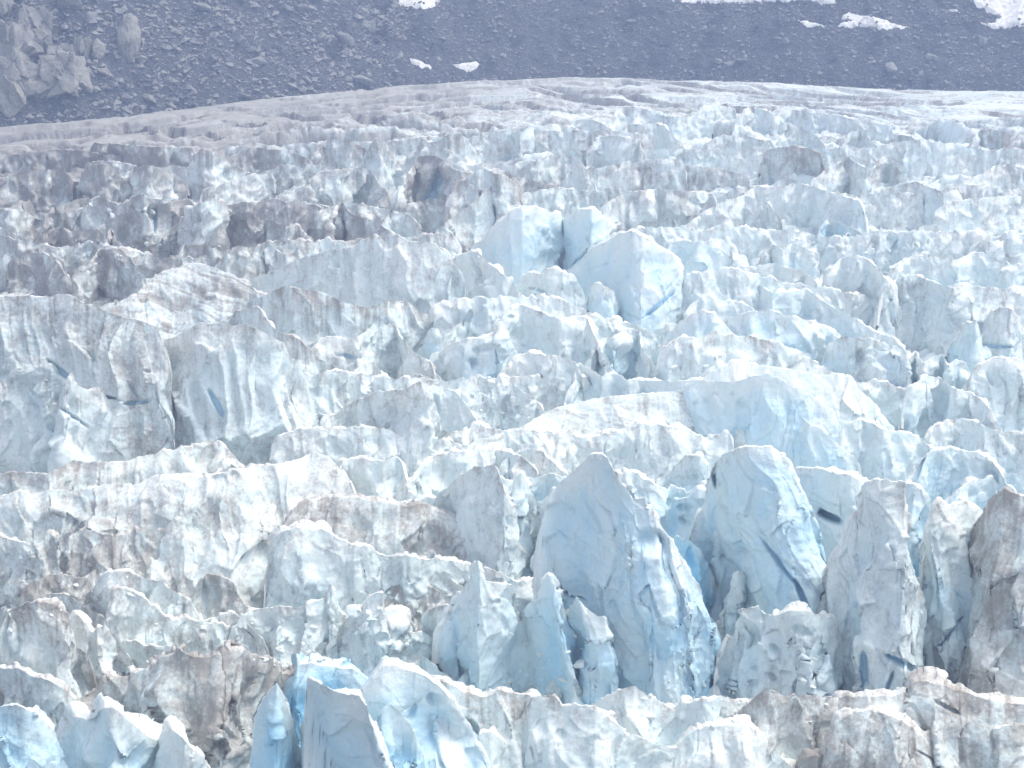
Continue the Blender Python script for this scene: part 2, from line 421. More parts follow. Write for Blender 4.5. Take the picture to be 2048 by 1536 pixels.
def carve(x, y):
    z = np.zeros(x.shape); wall = np.zeros(x.shape)
    for i, (pts, h) in enumerate(CREV):
        q = np.array([[float(c) for c in a.split(',')] for a in pts.split()])
        cx_, cy_ = ground(q[:, 0], q[:, 1]); n = len(cx_)
        L = cx_[-1]-cx_[0]
        yc = np.interp(x, cx_, cy_)+1.6*fbm(x/7, i*3.1, 4, 2); u = (x-cx_[0])/L
        D = h*.17*np.sqrt(np.clip(4*u*(1-u), 0, 1))*(1+.5*fbm(x/9, i*5.7, 2, 2)); W = D/.085+1
        d = y-yc; inn = (u > 0) & (u < 1)
        zz = np.where(inn & (d < 0) & (d > -W), -D*np.clip(1+d/W, 0, 1)**1.2, 0)*1.0
        z = np.minimum(z, zz+.35*D*np.where(inn & (d >= 0), np.exp(-d/8), 0))+np.where(inn & (d >= 0), .35*D*np.exp(-np.abs(d)/8), 0)*0
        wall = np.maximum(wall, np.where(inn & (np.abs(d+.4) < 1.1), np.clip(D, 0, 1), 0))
    return z, wall
def glacier_height(x, y):
    t = y_edge(x)-y
    tt = np.maximum(t, 0)
    left = sstep(60, -160, x)
    c = sstep(32, 110, t)
    near = sstep(230, 330, t)
    A = 1.1+2.9*sstep(3, 30, t)+2.2*c-2.2*near
    warp = 22*fbm(x/75, y/60, 1.5, 2)+(4.5+5*c)*fbm(x/21, y/16, 4.2, 3)
    s = (tt+warp+40)/(19-5*c.mean())
    cell = np.floor(s); f = s-cell
    amp = A*np.clip(.5+1.9*perlin(x/(34-14*c), cell*7.31, 2.2)+.5*perlin(x/9, cell*3.3, 9), 0, 1.7)
    fb = .93-.1*c
    prof = np.where(f < fb, (f/fb)**.6, 1-sstep(0, 1, (f-fb)/(1-fb)))
    z = amp*(prof-1+.55*c)
    s2 = s*2.6+1.1*fbm(x/23, y/23, 8.8, 2); f2 = s2-np.floor(s2)
    a2 = 1.5*(.25+.45*A*.5)*np.clip(.4+1.6*perlin(x/15, np.floor(s2)*5.1, 3), 0, 1.4)
    z = z+a2*(np.where(f2 < .88, (f2/.88)**.6, 1-(f2-.88)/.12)-1)
    z = z+c*(.7*ridged(perlin(x/6, y/6, 1.1))+.5*ridged(perlin(x/2.4, y/2.4, 5.1))+.5*fbm(x/1.1, y/1.1, 0, 2))+.18*fbm(x/3, y/3, 2, 2)
    fl = ridged(perlin(x/1.6, y/9, 2.5))*.35*c
    z = z+fl
    z = z+near*(1.6*ridged(perlin(x/5, y/5, 7.7))+1.2*fbm(x/2.2, y/2.2, 3.1, 3)-2.8)
    zc = np.zeros(x.shape); wl = np.zeros(x.shape); mk = (t > -5) & (y > ground(1024, 325)[1])
    zc[mk], wl[mk] = carve(x[mk], y[mk]); z = z+zc; wall_shade = wl
    z = z-2.0*sstep(90, 150, t)-7*sstep(5, -5, t)**2-1.0*sstep(14, 0, t)
    z = z-2.5*sstep(40, 0, t)*0
    dirt = .72+.40*left*sstep(330, 120, t)+.08*sstep(60, 0, t)-.33*sstep(50, 170, t)-.06*near+.25*fbm(x/30, y/16, 3, 3)-.10*sstep(0, 150, x)
    face_shade = np.maximum(np.where(f > .88, 1., 0.)*sstep(.3, 1, amp), np.where(f2 > .86, .7, 0.))  # mask of the steep step faces that get painted shade
    dirt = dirt+.30*face_shade*(perlin(x/1.5, y/20, 6.6)+.6)-.12  # shade of the step faces painted in as streaky grime, carried by the dirt value
    dirt = dirt-.10*sstep(120, 40, t)+.6*wall_shade*(.7+perlin(x/1.3, y/20, 1.6))  # crevasse walls darkened the same way: painted shade on top of real dirt
    blue = .08+.06*near+.08*sstep(0, 200, x)
    return z, dirt, blue

nu, nv = int(820*DET), int(1900*DET)
ang = np.linspace(-.46, .46, nu); yy = np.exp(np.linspace(math.log(112), math.log(668), nv))
X = ang[:, None]*yy[None]; Y = np.broadcast_to(yy[None], X.shape).copy()
X = X+0*Y
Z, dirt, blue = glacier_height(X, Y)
# steep ice faces lean and crumble sideways too
X2 = X+.8*fbm(X/3, Y/3, Z/2.5, 2)*sstep(20, 120, y_edge(X)-Y); Y2 = Y+.9*fbm(X/3+50, Y/3, Z/2.5, 2)*sstep(20, 120, y_edge(X)-Y)
keep = (y_edge(X)-Y) > -12
Q = grid_quads(nu, nv); kq = keep.reshape(-1)[Q].all(1)
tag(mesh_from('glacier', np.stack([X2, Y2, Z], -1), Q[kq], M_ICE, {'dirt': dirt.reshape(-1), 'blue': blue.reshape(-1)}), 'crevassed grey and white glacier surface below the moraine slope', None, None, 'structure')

# ------------------------------------------------------------------ moraine slope
TAN = math.tan(R(34))
def slope_height(x, y, detail=True):
    d = y-y_edge(x)
    L = sstep(-60, -170, x)
    z = -2.2+np.where(d > 0, d*TAN*(1+.25*L), d*.45)
    z = z-1.2*np.exp(-((d-1)/4)**2)
    z = z+(4.5*fbm(x/45, y/45, 6.1, 3)+2.0*ridged(perlin(x/13+.4*perlin(x/20, d/20, 3), d/55, 4.4)))*sstep(0, 25, d)
    if detail:
        z = z+.9*fbm(x/9, y/9, 2.7, 3)+.45*ridged(perlin(x/3.1, y/3.1, .4))+.5*fbm(x/1.4, y/1.4, 8, 2)
        z = z+L*(1.6*ridged(perlin(x/7, y/7, 3.4))+.8*perlin(x/2.5, y/2.5, 1.4))
    return z
nu, nv = int(900*DET), int(360*DET)
xs = np.linspace(-330, 330, nu); ds = np.concatenate([np.linspace(-14, 60, int(nv*.8)), np.linspace(60.6, 150, nv-int(nv*.8))])
X = np.broadcast_to(xs[:, None], (nu, nv)).copy(); Y = y_edge(X)+ds[None]
Z = slope_height(X, Y)
Z[:, -1] -= 60
tag(mesh_from('moraine_slope', np.stack([X, Y, Z], -1), grid_quads(nu, nv), M_SLOPE), 'dark blue grey stony moraine slope above the glacier', None, None, 'structure')

def slope_hit(x, y):
    """Where the sight line through a photograph pixel meets the slope."""
    dx, dy, dz = ray(x, y); dx = np.atleast_1d(dx)+0*np.atleast_1d(dy); dy = np.atleast_1d(dy)+0*dx; dz = np.atleast_1d(dz)+0*dx
    lo = np.full(dx.shape, 350.); hi = np.full(dx.shape, 900.)
    for _ in range(26):
        mid = (lo+hi)/2; above = HC+dz*mid > slope_height(dx*mid, dy*mid, False)
        lo = np.where(above, mid, lo); hi = np.where(above, hi, mid)
    return dx*lo, dy*lo, HC+dz*lo

# rock shapes: angular hulls
def rock_mesh(name, seed, flat, mat, sub=2, npt=16):
    r = random.Random(seed); bm = bmesh.new()
    for i in range(npt):
        v = Vector((r.gauss(0, 1), r.gauss(0, 1), r.gauss(0, 1))).normalized()
        v = Vector((v.x*r.uniform(.8, 1.1), v.y*r.uniform(.7, 1), v.z*flat*r.uniform(.8, 1.1)))
        bm.verts.new(v*.55)
    bmesh.ops.convex_hull(bm, input=bm.verts)
    for v in [v for v in bm.verts if not v.link_faces]: bm.verts.remove(v)
    bmesh.ops.bevel(bm, geom=list(bm.edges), offset=.035, segments=1, affect='EDGES')
    bmesh.ops.triangulate(bm, faces=bm.faces)
    for _ in range(sub): bmesh.ops.subdivide_edges(bm, edges=list(bm.edges), cuts=1, use_grid_fill=True)
    P = np.array([v.co[:] for v in bm.verts])
    dd = .07*fbm(P[:, 0]*2.2+seed, P[:, 1]*2.2, P[:, 2]*2.2, 3)+.03*ridged(perlin(P[:, 0]*5+seed, P[:, 1]*5, P[:, 2]*5))
    for v, q in zip(bm.verts, dd): v.co += v.co.normalized()*float(q)
    me = bpy.data.meshes.new(name); bm.to_mesh(me); bm.free(); me.materials.append(mat); return me
ROCKS = [rock_mesh('boulder', i, f, M_ROCK) for i, f in enumerate((.75, .55, .9, .4, .65, .8, .5, .7))]
PALES = [rock_mesh('pale_boulder', 40+i, f, M_PALE, 3) for i, f in enumerate((.75, .6, .9, .7))]

def crag_mesh(name, seed):
    r = random.Random(seed); bm = bmesh.new()
    for sx in (-1, 1):
        for sy in (-1, 1):
            for sz in (-1, 1):
                for q in range(2): bm.verts.new((sx*r.uniform(.34, .56), sy*r.uniform(.3, .5), sz*r.uniform(.3, .55)))
    bmesh.ops.convex_hull(bm, input=bm.verts)
    for v in [v for v in bm.verts if not v.link_faces]: bm.verts.remove(v)
    bmesh.ops.triangulate(bm, faces=bm.faces)
    for _ in range(4): bmesh.ops.subdivide_edges(bm, edges=list(bm.edges), cuts=1, use_grid_fill=True)
    P = np.array([v.co[:] for v in bm.verts])
    f1, t1 = worley(P[:, 0]*3.1+P[:, 1], P[:, 2]*2.2+.6*P[:, 0], seed)
    dd = .10*t1-.10*np.clip(f1-.55, 0, 1)+.05*fbm(P[:, 0]*4+seed, P[:, 1]*4, P[:, 2]*4, 3)
    for v, q in zip(bm.verts, dd): v.co += v.co.normalized()*float(q)
    me = bpy.data.meshes.new(name); bm.to_mesh(me); bm.free(); me.materials.append(M_PALE); return me
CRAGS = [crag_mesh('rock_outcrop', 60+i) for i in range(5)]
EGG = rock_mesh('egg_boulder', 77, 1.0, M_PALE, 2, 60)
def put_rock(me, name, x, y, wpx, hpx, rot, label, cat, group=None, tilt=0):
    """x, y, size in photograph pixels: the rock stands where that sight line meets the slope."""
    px, py, pz = (float(v[0]) for v in slope_hit(x, y))
    mpp = math.sqrt(px*px+py*py+(HC-pz)**2)/FPX
    o = bpy.data.objects.new(name, me); col.objects.link(o)
    pz = float(slope_height(px, py))
    o.location = (px, py, pz+hpx*mpp*.12)
    sx, sz = wpx*mpp, hpx*mpp
    o.scale = (sx, (sx+sz)*.45, sz*1.15); o.rotation_euler = (R(-22), R(tilt), rot)
    return tag(o, label, cat, group)

def T(t, x, y): a = TILES[t]; return a[0]+x/a[2], a[1]+y/a[2]
big = [  # tile, centre x, y, width, height, tilt, pale?, label
 ('T1', 518, 195, 78, 150, 4, 1, 'tall pale egg shaped boulder standing alone on the moraine slope'),
 ('T1', 275, 30, 95, 85, -8, 1, 'pale tan block at the top of the dark crag, over the egg shaped boulder'),
 ('T1', 395, 225, 48, 80, 12, 1, 'narrow upright pale slab beside the egg shaped boulder'),
 ('T1', 820, 52, 62, 42, 25, 0, 'grey slanting slab in the pair high on the slope'),
 ('T1', 877, 45, 36, 40, 0, 0, 'small rounded grey stone touching the slanting slab high on the slope'),
 ('T1', 1212, 40, 58, 42, 0, 0, 'light grey flat topped boulder high on the slope, below the picture top'),
 ('T1', 1152, 38, 50, 40, 10, 0, 'darker grey boulder beside the flat topped one high on the slope'),
 ('T1', 1382, 165, 84, 62, 28, 0, 'long grey diagonal slab pointing down to the glacier'),
 ('T1', 1478, 120, 62, 62, 35, 0, 'wedge shaped grey boulder with a pointed top'),
 ('T1', 1218, 172, 44, 24, 20, 0, 'thin tilted slab in the middle of the stony slope'),
 ('T1', 1030, 248, 60, 34, 18, 0, 'flat grey slab in mid slope above the ice margin'),
 ('T1', 570, 256, 28, 28, 0, 1, 'small pale stone at the foot of the egg shaped boulder'),
 ('T1', 420, 312, 66, 36, 22, 1, 'pale wedge lying below the dark crag'),
 ('T1', 1450, 332, 90, 36, 4, 0, 'low broad grey slab right at the ice margin'),
 ('T1', 1230, 332, 40, 28, 30, 0, 'grey triangular stone near the ice margin'),
 ('T1', 690, 402, 58, 36, -6, 0, 'light boulder in the rubble along the ice margin'),
 ('T1', 600, 408, 70, 30, 16, 0, 'flat light slab in the rubble along the ice margin'),
 ('T1', 970, 388, 60, 34, 0, 0, 'grey rounded block close above the ice margin'),
 ('T1', 500, 412, 54, 32, 0, 0, 'squat grey stone on the rubble below the crag'),
 ('T2', 925, 250, 62, 26, 8, 0, 'dark grey slab of the stone cluster under the snow patches'),
 ('T2', 870, 262, 46, 24, -6, 0, 'flat stone in front of the cluster under the snow patches'),
 ('T2', 822, 256, 34, 34, 10, 1, 'pale stone at the edge of the cluster under the snow patches'),
 ('T2', 1095, 175, 34, 40, 15, 0, 'upright grey stone on the slope under the pointed snow patch'),
 ('T2', 1060, 160, 30, 16, 0, 0, 'little flat stone beside the upright one under the pointed snow patch'),
 ('T2', 480, 95, 40, 18, 5, 0, 'lone flat stone on the bare slope between the snow patches'),
 ('T2', 255, 172, 36, 22, 0, 0, 'small bright stone on the bare slope above the ice crest'),
]
for i, (t, x, y, w_, h_, tl, pale, lab) in enumerate(big):
    x, y = T(t, x, y); me = EGG if i == 0 else PALES[i % 4] if pale else ROCKS[i % 8]
    put_rock(me, 'boulder', x, y, w_/2*1.12, h_/2*1.12, random.uniform(-.3, .3), lab, 'boulder', None, tl)
crag = [(35, 165, 75, 70, -8, 'topmost square block of the pale broken rock face'), (140, 120, 105, 105, 10, 'large pale block in the upper part of the broken rock face'),
        (45, 270, 120, 150, -12, 'widest pale slab of the broken rock face'), (112, 195, 90, 80, 18, 'leaning pale block wedged in the middle of the broken rock face'),
        (30, 370, 90, 150, -22, 'dark cracked slab at the foot of the broken rock face'), (165, 360, 120, 95, -14, 'tilted pale block low on the broken rock face'),
        (255, 340, 130, 120, -10, 'large pale block nearest the rubble on the broken rock face'), (245, 265, 70, 66, 8, 'square pale block above the largest low block of the rock face'),
        (315, 235, 50, 100, 14, 'upright narrow flake at the side of the broken rock face'), (8, 40, 60, 60, 0, 'pale knob at the top corner of the slope'), (195, 235, 60, 44, 0, 'small pale step between the two rows of rock blocks')]
for i, (x, y, w_, h_, tl, lab) in enumerate(crag):
    x, y = T('T1', x, y)
    put_rock(CRAGS[i % 5], 'rock_outcrop', x, y, w_/2*1.3, h_/2*1.3, random.uniform(-.4, .4), lab, 'rock outcrop', None, tl)
cnt = 0
while cnt < 250:
    x = random.uniform(-40, 2090); y = random.uniform(-15, 250)
    ed = np.interp(x, _e[:, 0], _e[:, 1])-4
    if y > ed-6 or (x < 175 and y > 60): continue
    if x > 900 and random.random() < .45: continue
    near = math.exp(-(ed-y)/45)
    s_ = min(34, random.paretovariate(2.2)*(5.5 if x < 700 else 4.2))
    put_rock(ROCKS[cnt % 8], 'boulder', x, y, s_*random.uniform(.9, 1.3), s_*random.uniform(.5, .9), random.uniform(0, 6.28),
             'small angular grey boulder scattered on the stony moraine slope', 'boulder', 'small boulders scattered over the moraine slope', random.uniform(-25, 25))
    cnt += 1
# scree: thousands of stones as one mass
ns = int(42000)
xs = rng.uniform(-330*.8, 330*.8, ns); dd = rng.uniform(0.5, 46, ns); ys = y_edge(xs)+dd
sz = np.minimum(1.5, .22*(1+rng.pareto(2.1, ns)))*np.where(xs < -40, 1.45, .9)
hull = np.array([[1, 0, 0], [-1, .1, 0], [.1, 1, .1], [0, -1, -.1], [.2, .1, 1], [-.2, 0, -1]], float)
tri = np.array([[0, 2, 4], [2, 1, 4], [1, 3, 4], [3, 0, 4], [2, 0, 5], [1, 2, 5], [3, 1, 5], [0, 3, 5]])
hv = hull[None]*rng.uniform(.55, 1.25, (ns, 6, 1)); a = rng.uniform(0, 6.28, ns); ca, sa = np.cos(a)[:, None], np.sin(a)[:, None]
tlt = rng.uniform(-.6, .6, ns); ct, st_ = np.cos(tlt)[:, None], np.sin(tlt)[:, None]
hx, hy, hz = hv[..., 0], hv[..., 1]*.8, hv[..., 2]*.6
hx, hz = hx*ct-hz*st_, hx*st_+hz*ct
hx, hy = hx*ca-hy*sa, hx*sa+hy*ca
V = np.stack([hx, hy, hz], -1)*sz[:, None, None]+np.stack([xs, ys, slope_height(xs, ys)+.15*sz], -1)[:, None]
tag(mesh_from('scree', V.reshape(-1, 3), (tri[None]+6*np.arange(ns)[:, None, None]).reshape(-1, 3), M_SCREE, smooth=False), 'loose grey stones covering the moraine slope', None, None, 'stuff')

# ------------------------------------------------------------------ snow patches lying on the slope
def poly_dist(px, py, poly):
    inside = np.zeros(px.shape, bool); dist = np.full(px.shape, 1e9); n = len(poly)
    for i in range(n):
        x1, y1 = poly[i]; x2, y2 = poly[(i+1) % n]
        cond = ((y1 > py) != (y2 > py)) & (px < (x2-x1)*(py-y1)/((y2-y1) or 1e-9)+x1); inside ^= cond
        L2 = (x2-x1)**2+(y2-y1)**2; tt = np.clip(((px-x1)*(x2-x1)+(py-y1)*(y2-y1))/max(L2, 1e-9), 0, 1)
        dist = np.minimum(dist, np.hypot(px-x1-tt*(x2-x1), py-y1-tt*(y2-y1)))
    return np.where(inside, dist, -dist)
def snow(tile, pts, label):
    poly = [T(tile, *[float(c) for c in a.split(',')]) for a in pts.split()]
    A = np.array(poly); x0, y0 = A.min(0)-4; x1, y1 = A.max(0)+4
    nx, ny = int((x1-x0)/1.5)+2, int((y1-y0)/1.0)+2
    gx, gy = np.meshgrid(np.linspace(x0, x1, nx), np.linspace(y0, y1, ny), indexing='ij')
    sd = poly_dist(gx, gy, poly)+2.2*fbm(gx/14, gy/8, 5, 3)
    X, Y, Z = slope_hit(gx.ravel(), gy.ravel()); Z = slope_height(X, Y, False)
    Z = np.maximum(Z, slope_height(X, Y)*.7+.3*Z); off = -.45+1.25*sstep(-2.5, 5, sd.ravel())+.35*fbm(X/3, Y/3, 1, 3)
    P = np.stack([X, Y, Z+off], -1); Q = grid_quads(nx, ny); k_ = (sd.ravel()[Q] > -2.5).all(1)
    o = P[k_.nonzero()[0]*0+Q[k_][:, 0]].mean(0)
    P2 = P-np.array([0, 0, 0]); tag(mesh_from('snow_patch', P2, Q[k_], M_SNOW, origin=o), label, 'snow patch')
snow('T1', '1580,-14 1600,22 1630,32 1660,25 1690,38 1720,40 1745,22 1765,8 1770,-14', 'dirty white snow patch at the picture top above the wedge shaped boulder')
snow('T1', '1638,236 1665,240 1700,258 1727,268 1720,280 1690,282 1665,268 1645,252', 'small bright tapering snow patch just above the ice margin')
snow('T1', '1815,258 1860,252 1910,250 1922,262 1905,276 1860,280 1825,275', 'stained stony snow patch at the ice margin beside the tapering one')
snow('T2', '615,-14 640,14 690,18 740,8 800,20 870,18 920,14 1000,12 1100,12 1200,4 1255,18 1300,24 1290,-14', 'very long thin snow band along the picture top')
snow('T2', '1138,86 1170,88 1210,96 1262,104 1250,112 1180,114 1150,100', 'thin flat snow sliver beside the large pointed snow patch')
snow('T2', '1318,64 1350,60 1420,66 1450,72 1500,88 1560,105 1605,113 1540,114 1480,120 1400,114 1340,118 1300,108 1312,96 1340,92 1315,84', 'large bright snow patch drawn out to a point on one side')
snow('T2', '1750,38 1785,40 1784,49 1755,48', 'tiny snow dot on the slope between two larger patches')
snow('T2', '1830,-14 1850,20 1900,44 1940,70 1930,92 1880,100 1870,84 1900,116 1950,124 2000,112 2080,100 2080,-14', 'broad dirty snow field streaked with stones at the top corner')


# ================================================================== the icefall, from the nearest rows to the far ones
S = serac
# ---- nearest rows
S('T6', '-40,1235 0,1240 80,1235 140,1260 200,1300 260,1380 310,1470 340,1540', 'smooth pale blue ice fin at the very bottom corner, round topped', 'ice_fin', b=2100, dirt=-.1, blue=.55, k=.45, w=.5, flute=.5)
S('T6', '-30,1052 40,1056 90,1060 160,1100 230,1110 290,1150 330,1190 390,1220 440,1260', 'grey dirty-faced ridge just above the smooth blue corner fin', 'ice_ridge', b=(1500, 1700), dirt=.28, blue=.05, w=.9, top=2, scal=1.2)
S('T6', '330,1330 360,1290 440,1310 470,1260 540,1245 600,1280 650,1330 720,1380 760,1410', 'white lumpy serac with blue hollow beside the smooth corner fin', b=1900, dirt=-.05, blue=.35, w=.8, top=2.2, dents=[(470, 1330, 40, 70, 20, 1.4, 's')])
S('T6', '690,1470 720,1430 780,1370 830,1350 880,1390 930,1440 980,1500 1030,1560', 'clean white rounded knob at the bottom edge beside the dirty pitted hump', 'ice_block', b=1900, dirt=-.15, blue=.15, w=.8, top=2.4, flute=.6)
S('T6', '470,1470 560,1445 620,1430 700,1450 760,1500', 'brown stained little ridge between two white knobs at the bottom edge', 'ice_ridge', b=1850, dirt=.5, blue=0, k=.6)
S('T6', '620,1100 640,1080 700,1060 780,1000 860,960 920,1000 1050,1000 1150,965 1250,1000 1320,1010 1360,1080', 'broad dirty hump of ice pitted with small holes beside the blue spike', 'ice_hump', b=1750, dirt=.42, blue=.12, k=.8, p=1.5, scal=2.4, jag=1.5, top=2, crestd=.4,
  dents=[(1040, 1420, 50, 18, 10, .8), (780, 1300, 14, 50, 5, .6)])
S('T6', '1200,1560 1225,1300 1260,1210 1300,1160 1330,1125 1355,1190 1385,1260 1410,1330 1430,1430', 'pale blue pointed ice spike beside the deep blue cleft', 'ice_spike', b=1900, dirt=-.15, blue=.5, k=.3, ends=.05, w=.35, flute=.4, lump=.4, scal=.5)
S('T7', '-225,1120 -213,1000 -200,1042 -150,1040 -80,1048 0,1050 60,1060 110,1090 150,1150 190,1210 230,1300', 'white topped block behind the blue cone at the bottom, beside the deep cleft', b=1650, dirt=-.12, blue=.75, k=.6, w=.8, top=2, yaw=0, bulge=.1)
S('T7', '-160,1100 -110,1128 -50,1160 10,1178 88,1186 115,1230 150,1300 205,1400 260,1500 300,1580', 'blue ice cone with a lit white edge beside the deep blue cleft', 'ice_cone', b=2150, dirt=-.14, blue=.34, k=.4, p=1.3, w=.5, flute=.6, lump=.6, yaw=0, shear=.33, ends=.02, bulge=.25)
S('T7', '200,1600 195,1400 200,1240 240,1225 290,1260 340,1330 380,1420 420,1560', 'blue shaded shard between the cone and the rounded serac at the bottom', 'ice_shard', b=2100, dirt=-.14, blue=.6, k=.4, w=.4, flute=.6, yaw=.2)
S('T7', '60,1260 120,1130 150,1090 200,1045 260,1040 330,1070 410,1090 480,1150 540,1210 590,1270 630,1350 650,1420', 'bright white and blue rounded serac with melt hollows beside the blue shard', b=1950, dirt=-.14, blue=.42, k=.5, p=1.5, w=.9, top=2, yaw=.1, bulge=.1, flute=.7,
  dents=[(500, 1390, 100, 110, 10, 2.0, 's'), (450, 1210, 45, 28, 20, 1.2), (345, 1270, 14, 45, 25, .9)])
S('T7', '625,1500 640,1420 660,1378 720,1366 770,1395 808,1450 820,1540', 'small rounded tan and white knob at the bottom edge', 'ice_block', b=1800, dirt=.06, blue=.05, w=.8, top=2.4, flute=.4)
S('T7', '820,1540 900,1510 950,1492 990,1540', 'low white bump at the bottom edge beside the rounded tan knob', 'ice_block', b=1750, dirt=.05, blue=.05, w=.9, top=2.4)
S('T7', '420,1115 460,1112 520,1130 600,1178 680,1195 760,1165 840,1180 920,1185 980,1230', 'grey wall streaked with brown behind the rounded tan knob', 'ice_ridge', b=1750, dirt=.2, blue=.12, k=.4, flute=1.3, w=.6, crestd=.6)
S('T7', '860,1300 910,1195 960,1178 1020,1190 1060,1240 1130,1230 1220,1240 1280,1290 1330,1330 1420,1390 1500,1420 1600,1440', 'long pale ridge sloping down along the bottom edge under the shaded blue wall', 'ice_ridge', b=1800, dirt=.12, blue=.14, k=.5, w=.5, top=1.8, crestd=.4,
  dents=[(960, 1350, 25, 45, 10, .8), (1050, 1380, 25, 30, 0, .6)])
S('T8', '-40,1440 0,1400 70,1350 150,1330 300,1330 380,1370 430,1440 480,1490 560,1560', 'bright white snowy mound at the bottom edge below the shaded blue wall', 'ice_hump', b=1850, dirt=0, blue=0, k=.9, p=1.4, w=1.0, top=2, flute=.5)
S('T8', '530,1530 560,1500 640,1472 700,1480 760,1540', 'small tan stained bump at the bottom edge beside the snowy mound', 'ice_block', b=1750, dirt=.35, blue=0, w=.8, top=2.2)
S('T8', '270,1260 300,1230 380,1165 430,1155 500,1190 600,1180 700,1185 740,1195 780,1260', 'brown streaked broken ridge behind the snowy mound', 'ice_ridge', b=1650, dirt=.32, blue=.05, k=.45, w=.3, crestd=.5, flute=1.2)
S('T8', '720,1230 760,1198 880,1195 1000,1190 1075,1185 1100,1130 1160,1122 1230,1150 1330,1165 1430,1200 1500,1220 1637,1225 1760,1230', 'long dirty grey ridge with a knob on top opposite the blue corner fin', 'ice_ridge', b=1720, dirt=.3, blue=.03, k=.6, w=.9, top=2, crestd=.55,
  dents=[(1270, 1250, 70, 10, 28, .5)])
S('T8', '760,1300 820,1270 900,1260 1000,1290 1100,1340 1180,1420 1250,1490 1350,1540 1450,1580', 'cream crested ridge falling to the bottom edge in front of the long dirty ridge', 'ice_ridge', b=1800, dirt=.25, blue=0, k=.6, w=.9, top=1.8, crestd=.3, dents=[(1180, 1490, 70, 9, 30, .5)])
S('T8', '1380,1420 1450,1370 1520,1340 1600,1330 1720,1330', 'grey brown hummock in the bottom corner below the long dirty ridge', 'ice_hump', b=1800, dirt=.42, blue=0, k=.7, w=.9, top=2, dents=[(1420, 1420, 90, 12, 115, .7)])
S('T7', '1190,1230 1220,1215 1290,1178 1400,1138 1450,1170 1540,1225 1600,1260', 'low pale ridge at the foot of the dark blue shaded wall', 'ice_ridge', b=1700, w=.25, dirt=.05, blue=.15, k=.6)
S('T8', '-60,1250 0,1232 100,1208 200,1185 230,1200 300,1225', 'white crumbly ridge under the wall pitted with holes', 'ice_ridge', b=1700, dirt=.0, blue=.1, k=.6, w=.3, scal=1.5)
S('T7', '980,1180 1020,1125 1080,1098 1150,1120 1200,1108 1280,1150 1310,1200', 'row of crumbled white blocks at the foot of the blue pinnacles', 'ice_block', h=150, dirt=.12, blue=.12, scal=1.7, w=.9)
# ---- second rows, lower picture
S('T6', '-30,800 0,780 30,760 60,830 110,880 145,940', 'pale leaning serac at the picture side above the grey dirty-faced ridge', b=1250, dirt=.02, blue=.25, k=.3)
S('T6', '60,770 120,740 190,735 260,755 330,800 350,860 372,960', 'tall grey-green slab with a brown crest near the picture side', 'ice_slab', b=1300, dirt=.15, blue=.15, k=.4, crestd=.7)
S('T6', '330,830 370,800 410,840 440,880 470,860 505,838 540,900 565,960', 'small crumbling white pinnacle above the grey dirty-faced ridge', 'ice_pinnacle', b=1230, dirt=.12, blue=.12, scal=1.4)
S('T6', '570,960 600,930 650,925 700,958 760,955 830,945 860,990', 'group of white knobs with two dark gaps beside the pitted hump', 'ice_block', b=1180, dirt=.05, blue=.15, scal=1.4, dents=[(635, 1070, 30, 45, 10, 1.5), (490, 1050, 20, 50, 0, 1.5)])
S('T6', '430,690 500,600 600,588 680,620 780,640 870,700 920,750 960,830 1010,850', 'pale grey wedge of ice with a dark slot under it', 'ice_wedge', b=(900, 1030), dirt=.18, blue=.12, k=.55, w=.6, dents=[(690, 895, 80, 22, 18, 1.4), (810, 925, 60, 26, 25, 1.6), (690, 600, 60, 22, 10, .8)])
S('T6', '210,720 240,700 320,700 420,760 520,830 600,880 650,900', 'dark shadowed low ridge under the pale grey wedge', 'ice_ridge', h=150, dirt=.35, blue=.1, k=.5)
S('T6', '860,880 920,840 980,838 1060,800 1110,780 1160,810 1200,855 1240,900', 'cream coloured jagged ridge behind the pitted hump', 'ice_ridge', h=200, dirt=.12, blue=.02, w=.9, scal=1.4)
S('T6', '1180,800 1230,770 1330,760 1430,762 1500,740 1560,720 1580,665 1592,650 1608,700 1639,800', 'jagged white ridge ending in a thin upright horn', 'ice_ridge', b=1050, dirt=.06, blue=.1, k=.5, w=.8, scal=1.3, jag=.7)
S('T6', '1240,930 1300,900 1380,890 1450,900 1520,915 1600,940', 'heap of white ice rubble behind the blue cone', 'ice_rubble', h=170, dirt=.15, blue=.05, scal=1.9, k=.8)
# long dirty stepped slope
S('T6', '-60,135 0,125 110,115 230,128 350,58 450,75 560,68 650,45 780,20 900,0 1000,-40', 'long dirty ridge running across the middle from the picture side, the upper step', 'ice_ridge', h=330, dirt=.3, blue=.03, k=.9, w=.8, top=1.6, crestd=.3, scal=1.3)
S('T6', '-60,245 0,235 90,210 230,208 330,200 440,195 560,172 660,172 720,148 840,133 980,132 1060,122 1130,95 1250,78 1330,82 1420,55 1500,20', 'long white crested dirty ridge, the second step with green melt hollows', 'ice_ridge', h=(460, 540), dirt=.22, blue=.03, k=1.35, w=.7, top=1.5, crestd=.05, scal=1.4,
  dents=[(1050, 155, 40, 30, -10, .9), (1125, 140, 28, 25, 0, .8), (525, 410, 36, 18, 0, .7), (95, 370, 25, 22, 0, .7)])
S('T6', '-60,440 0,430 60,440 120,455 170,452 250,400 275,430 300,408 330,430 380,390 470,402 540,425 640,400 760,380', 'crumbly brown and white step low on the dirty slope', 'ice_ridge', h=(260, 330), dirt=.3, blue=.03, k=.9, w=.7, scal=1.6, jag=1.4)
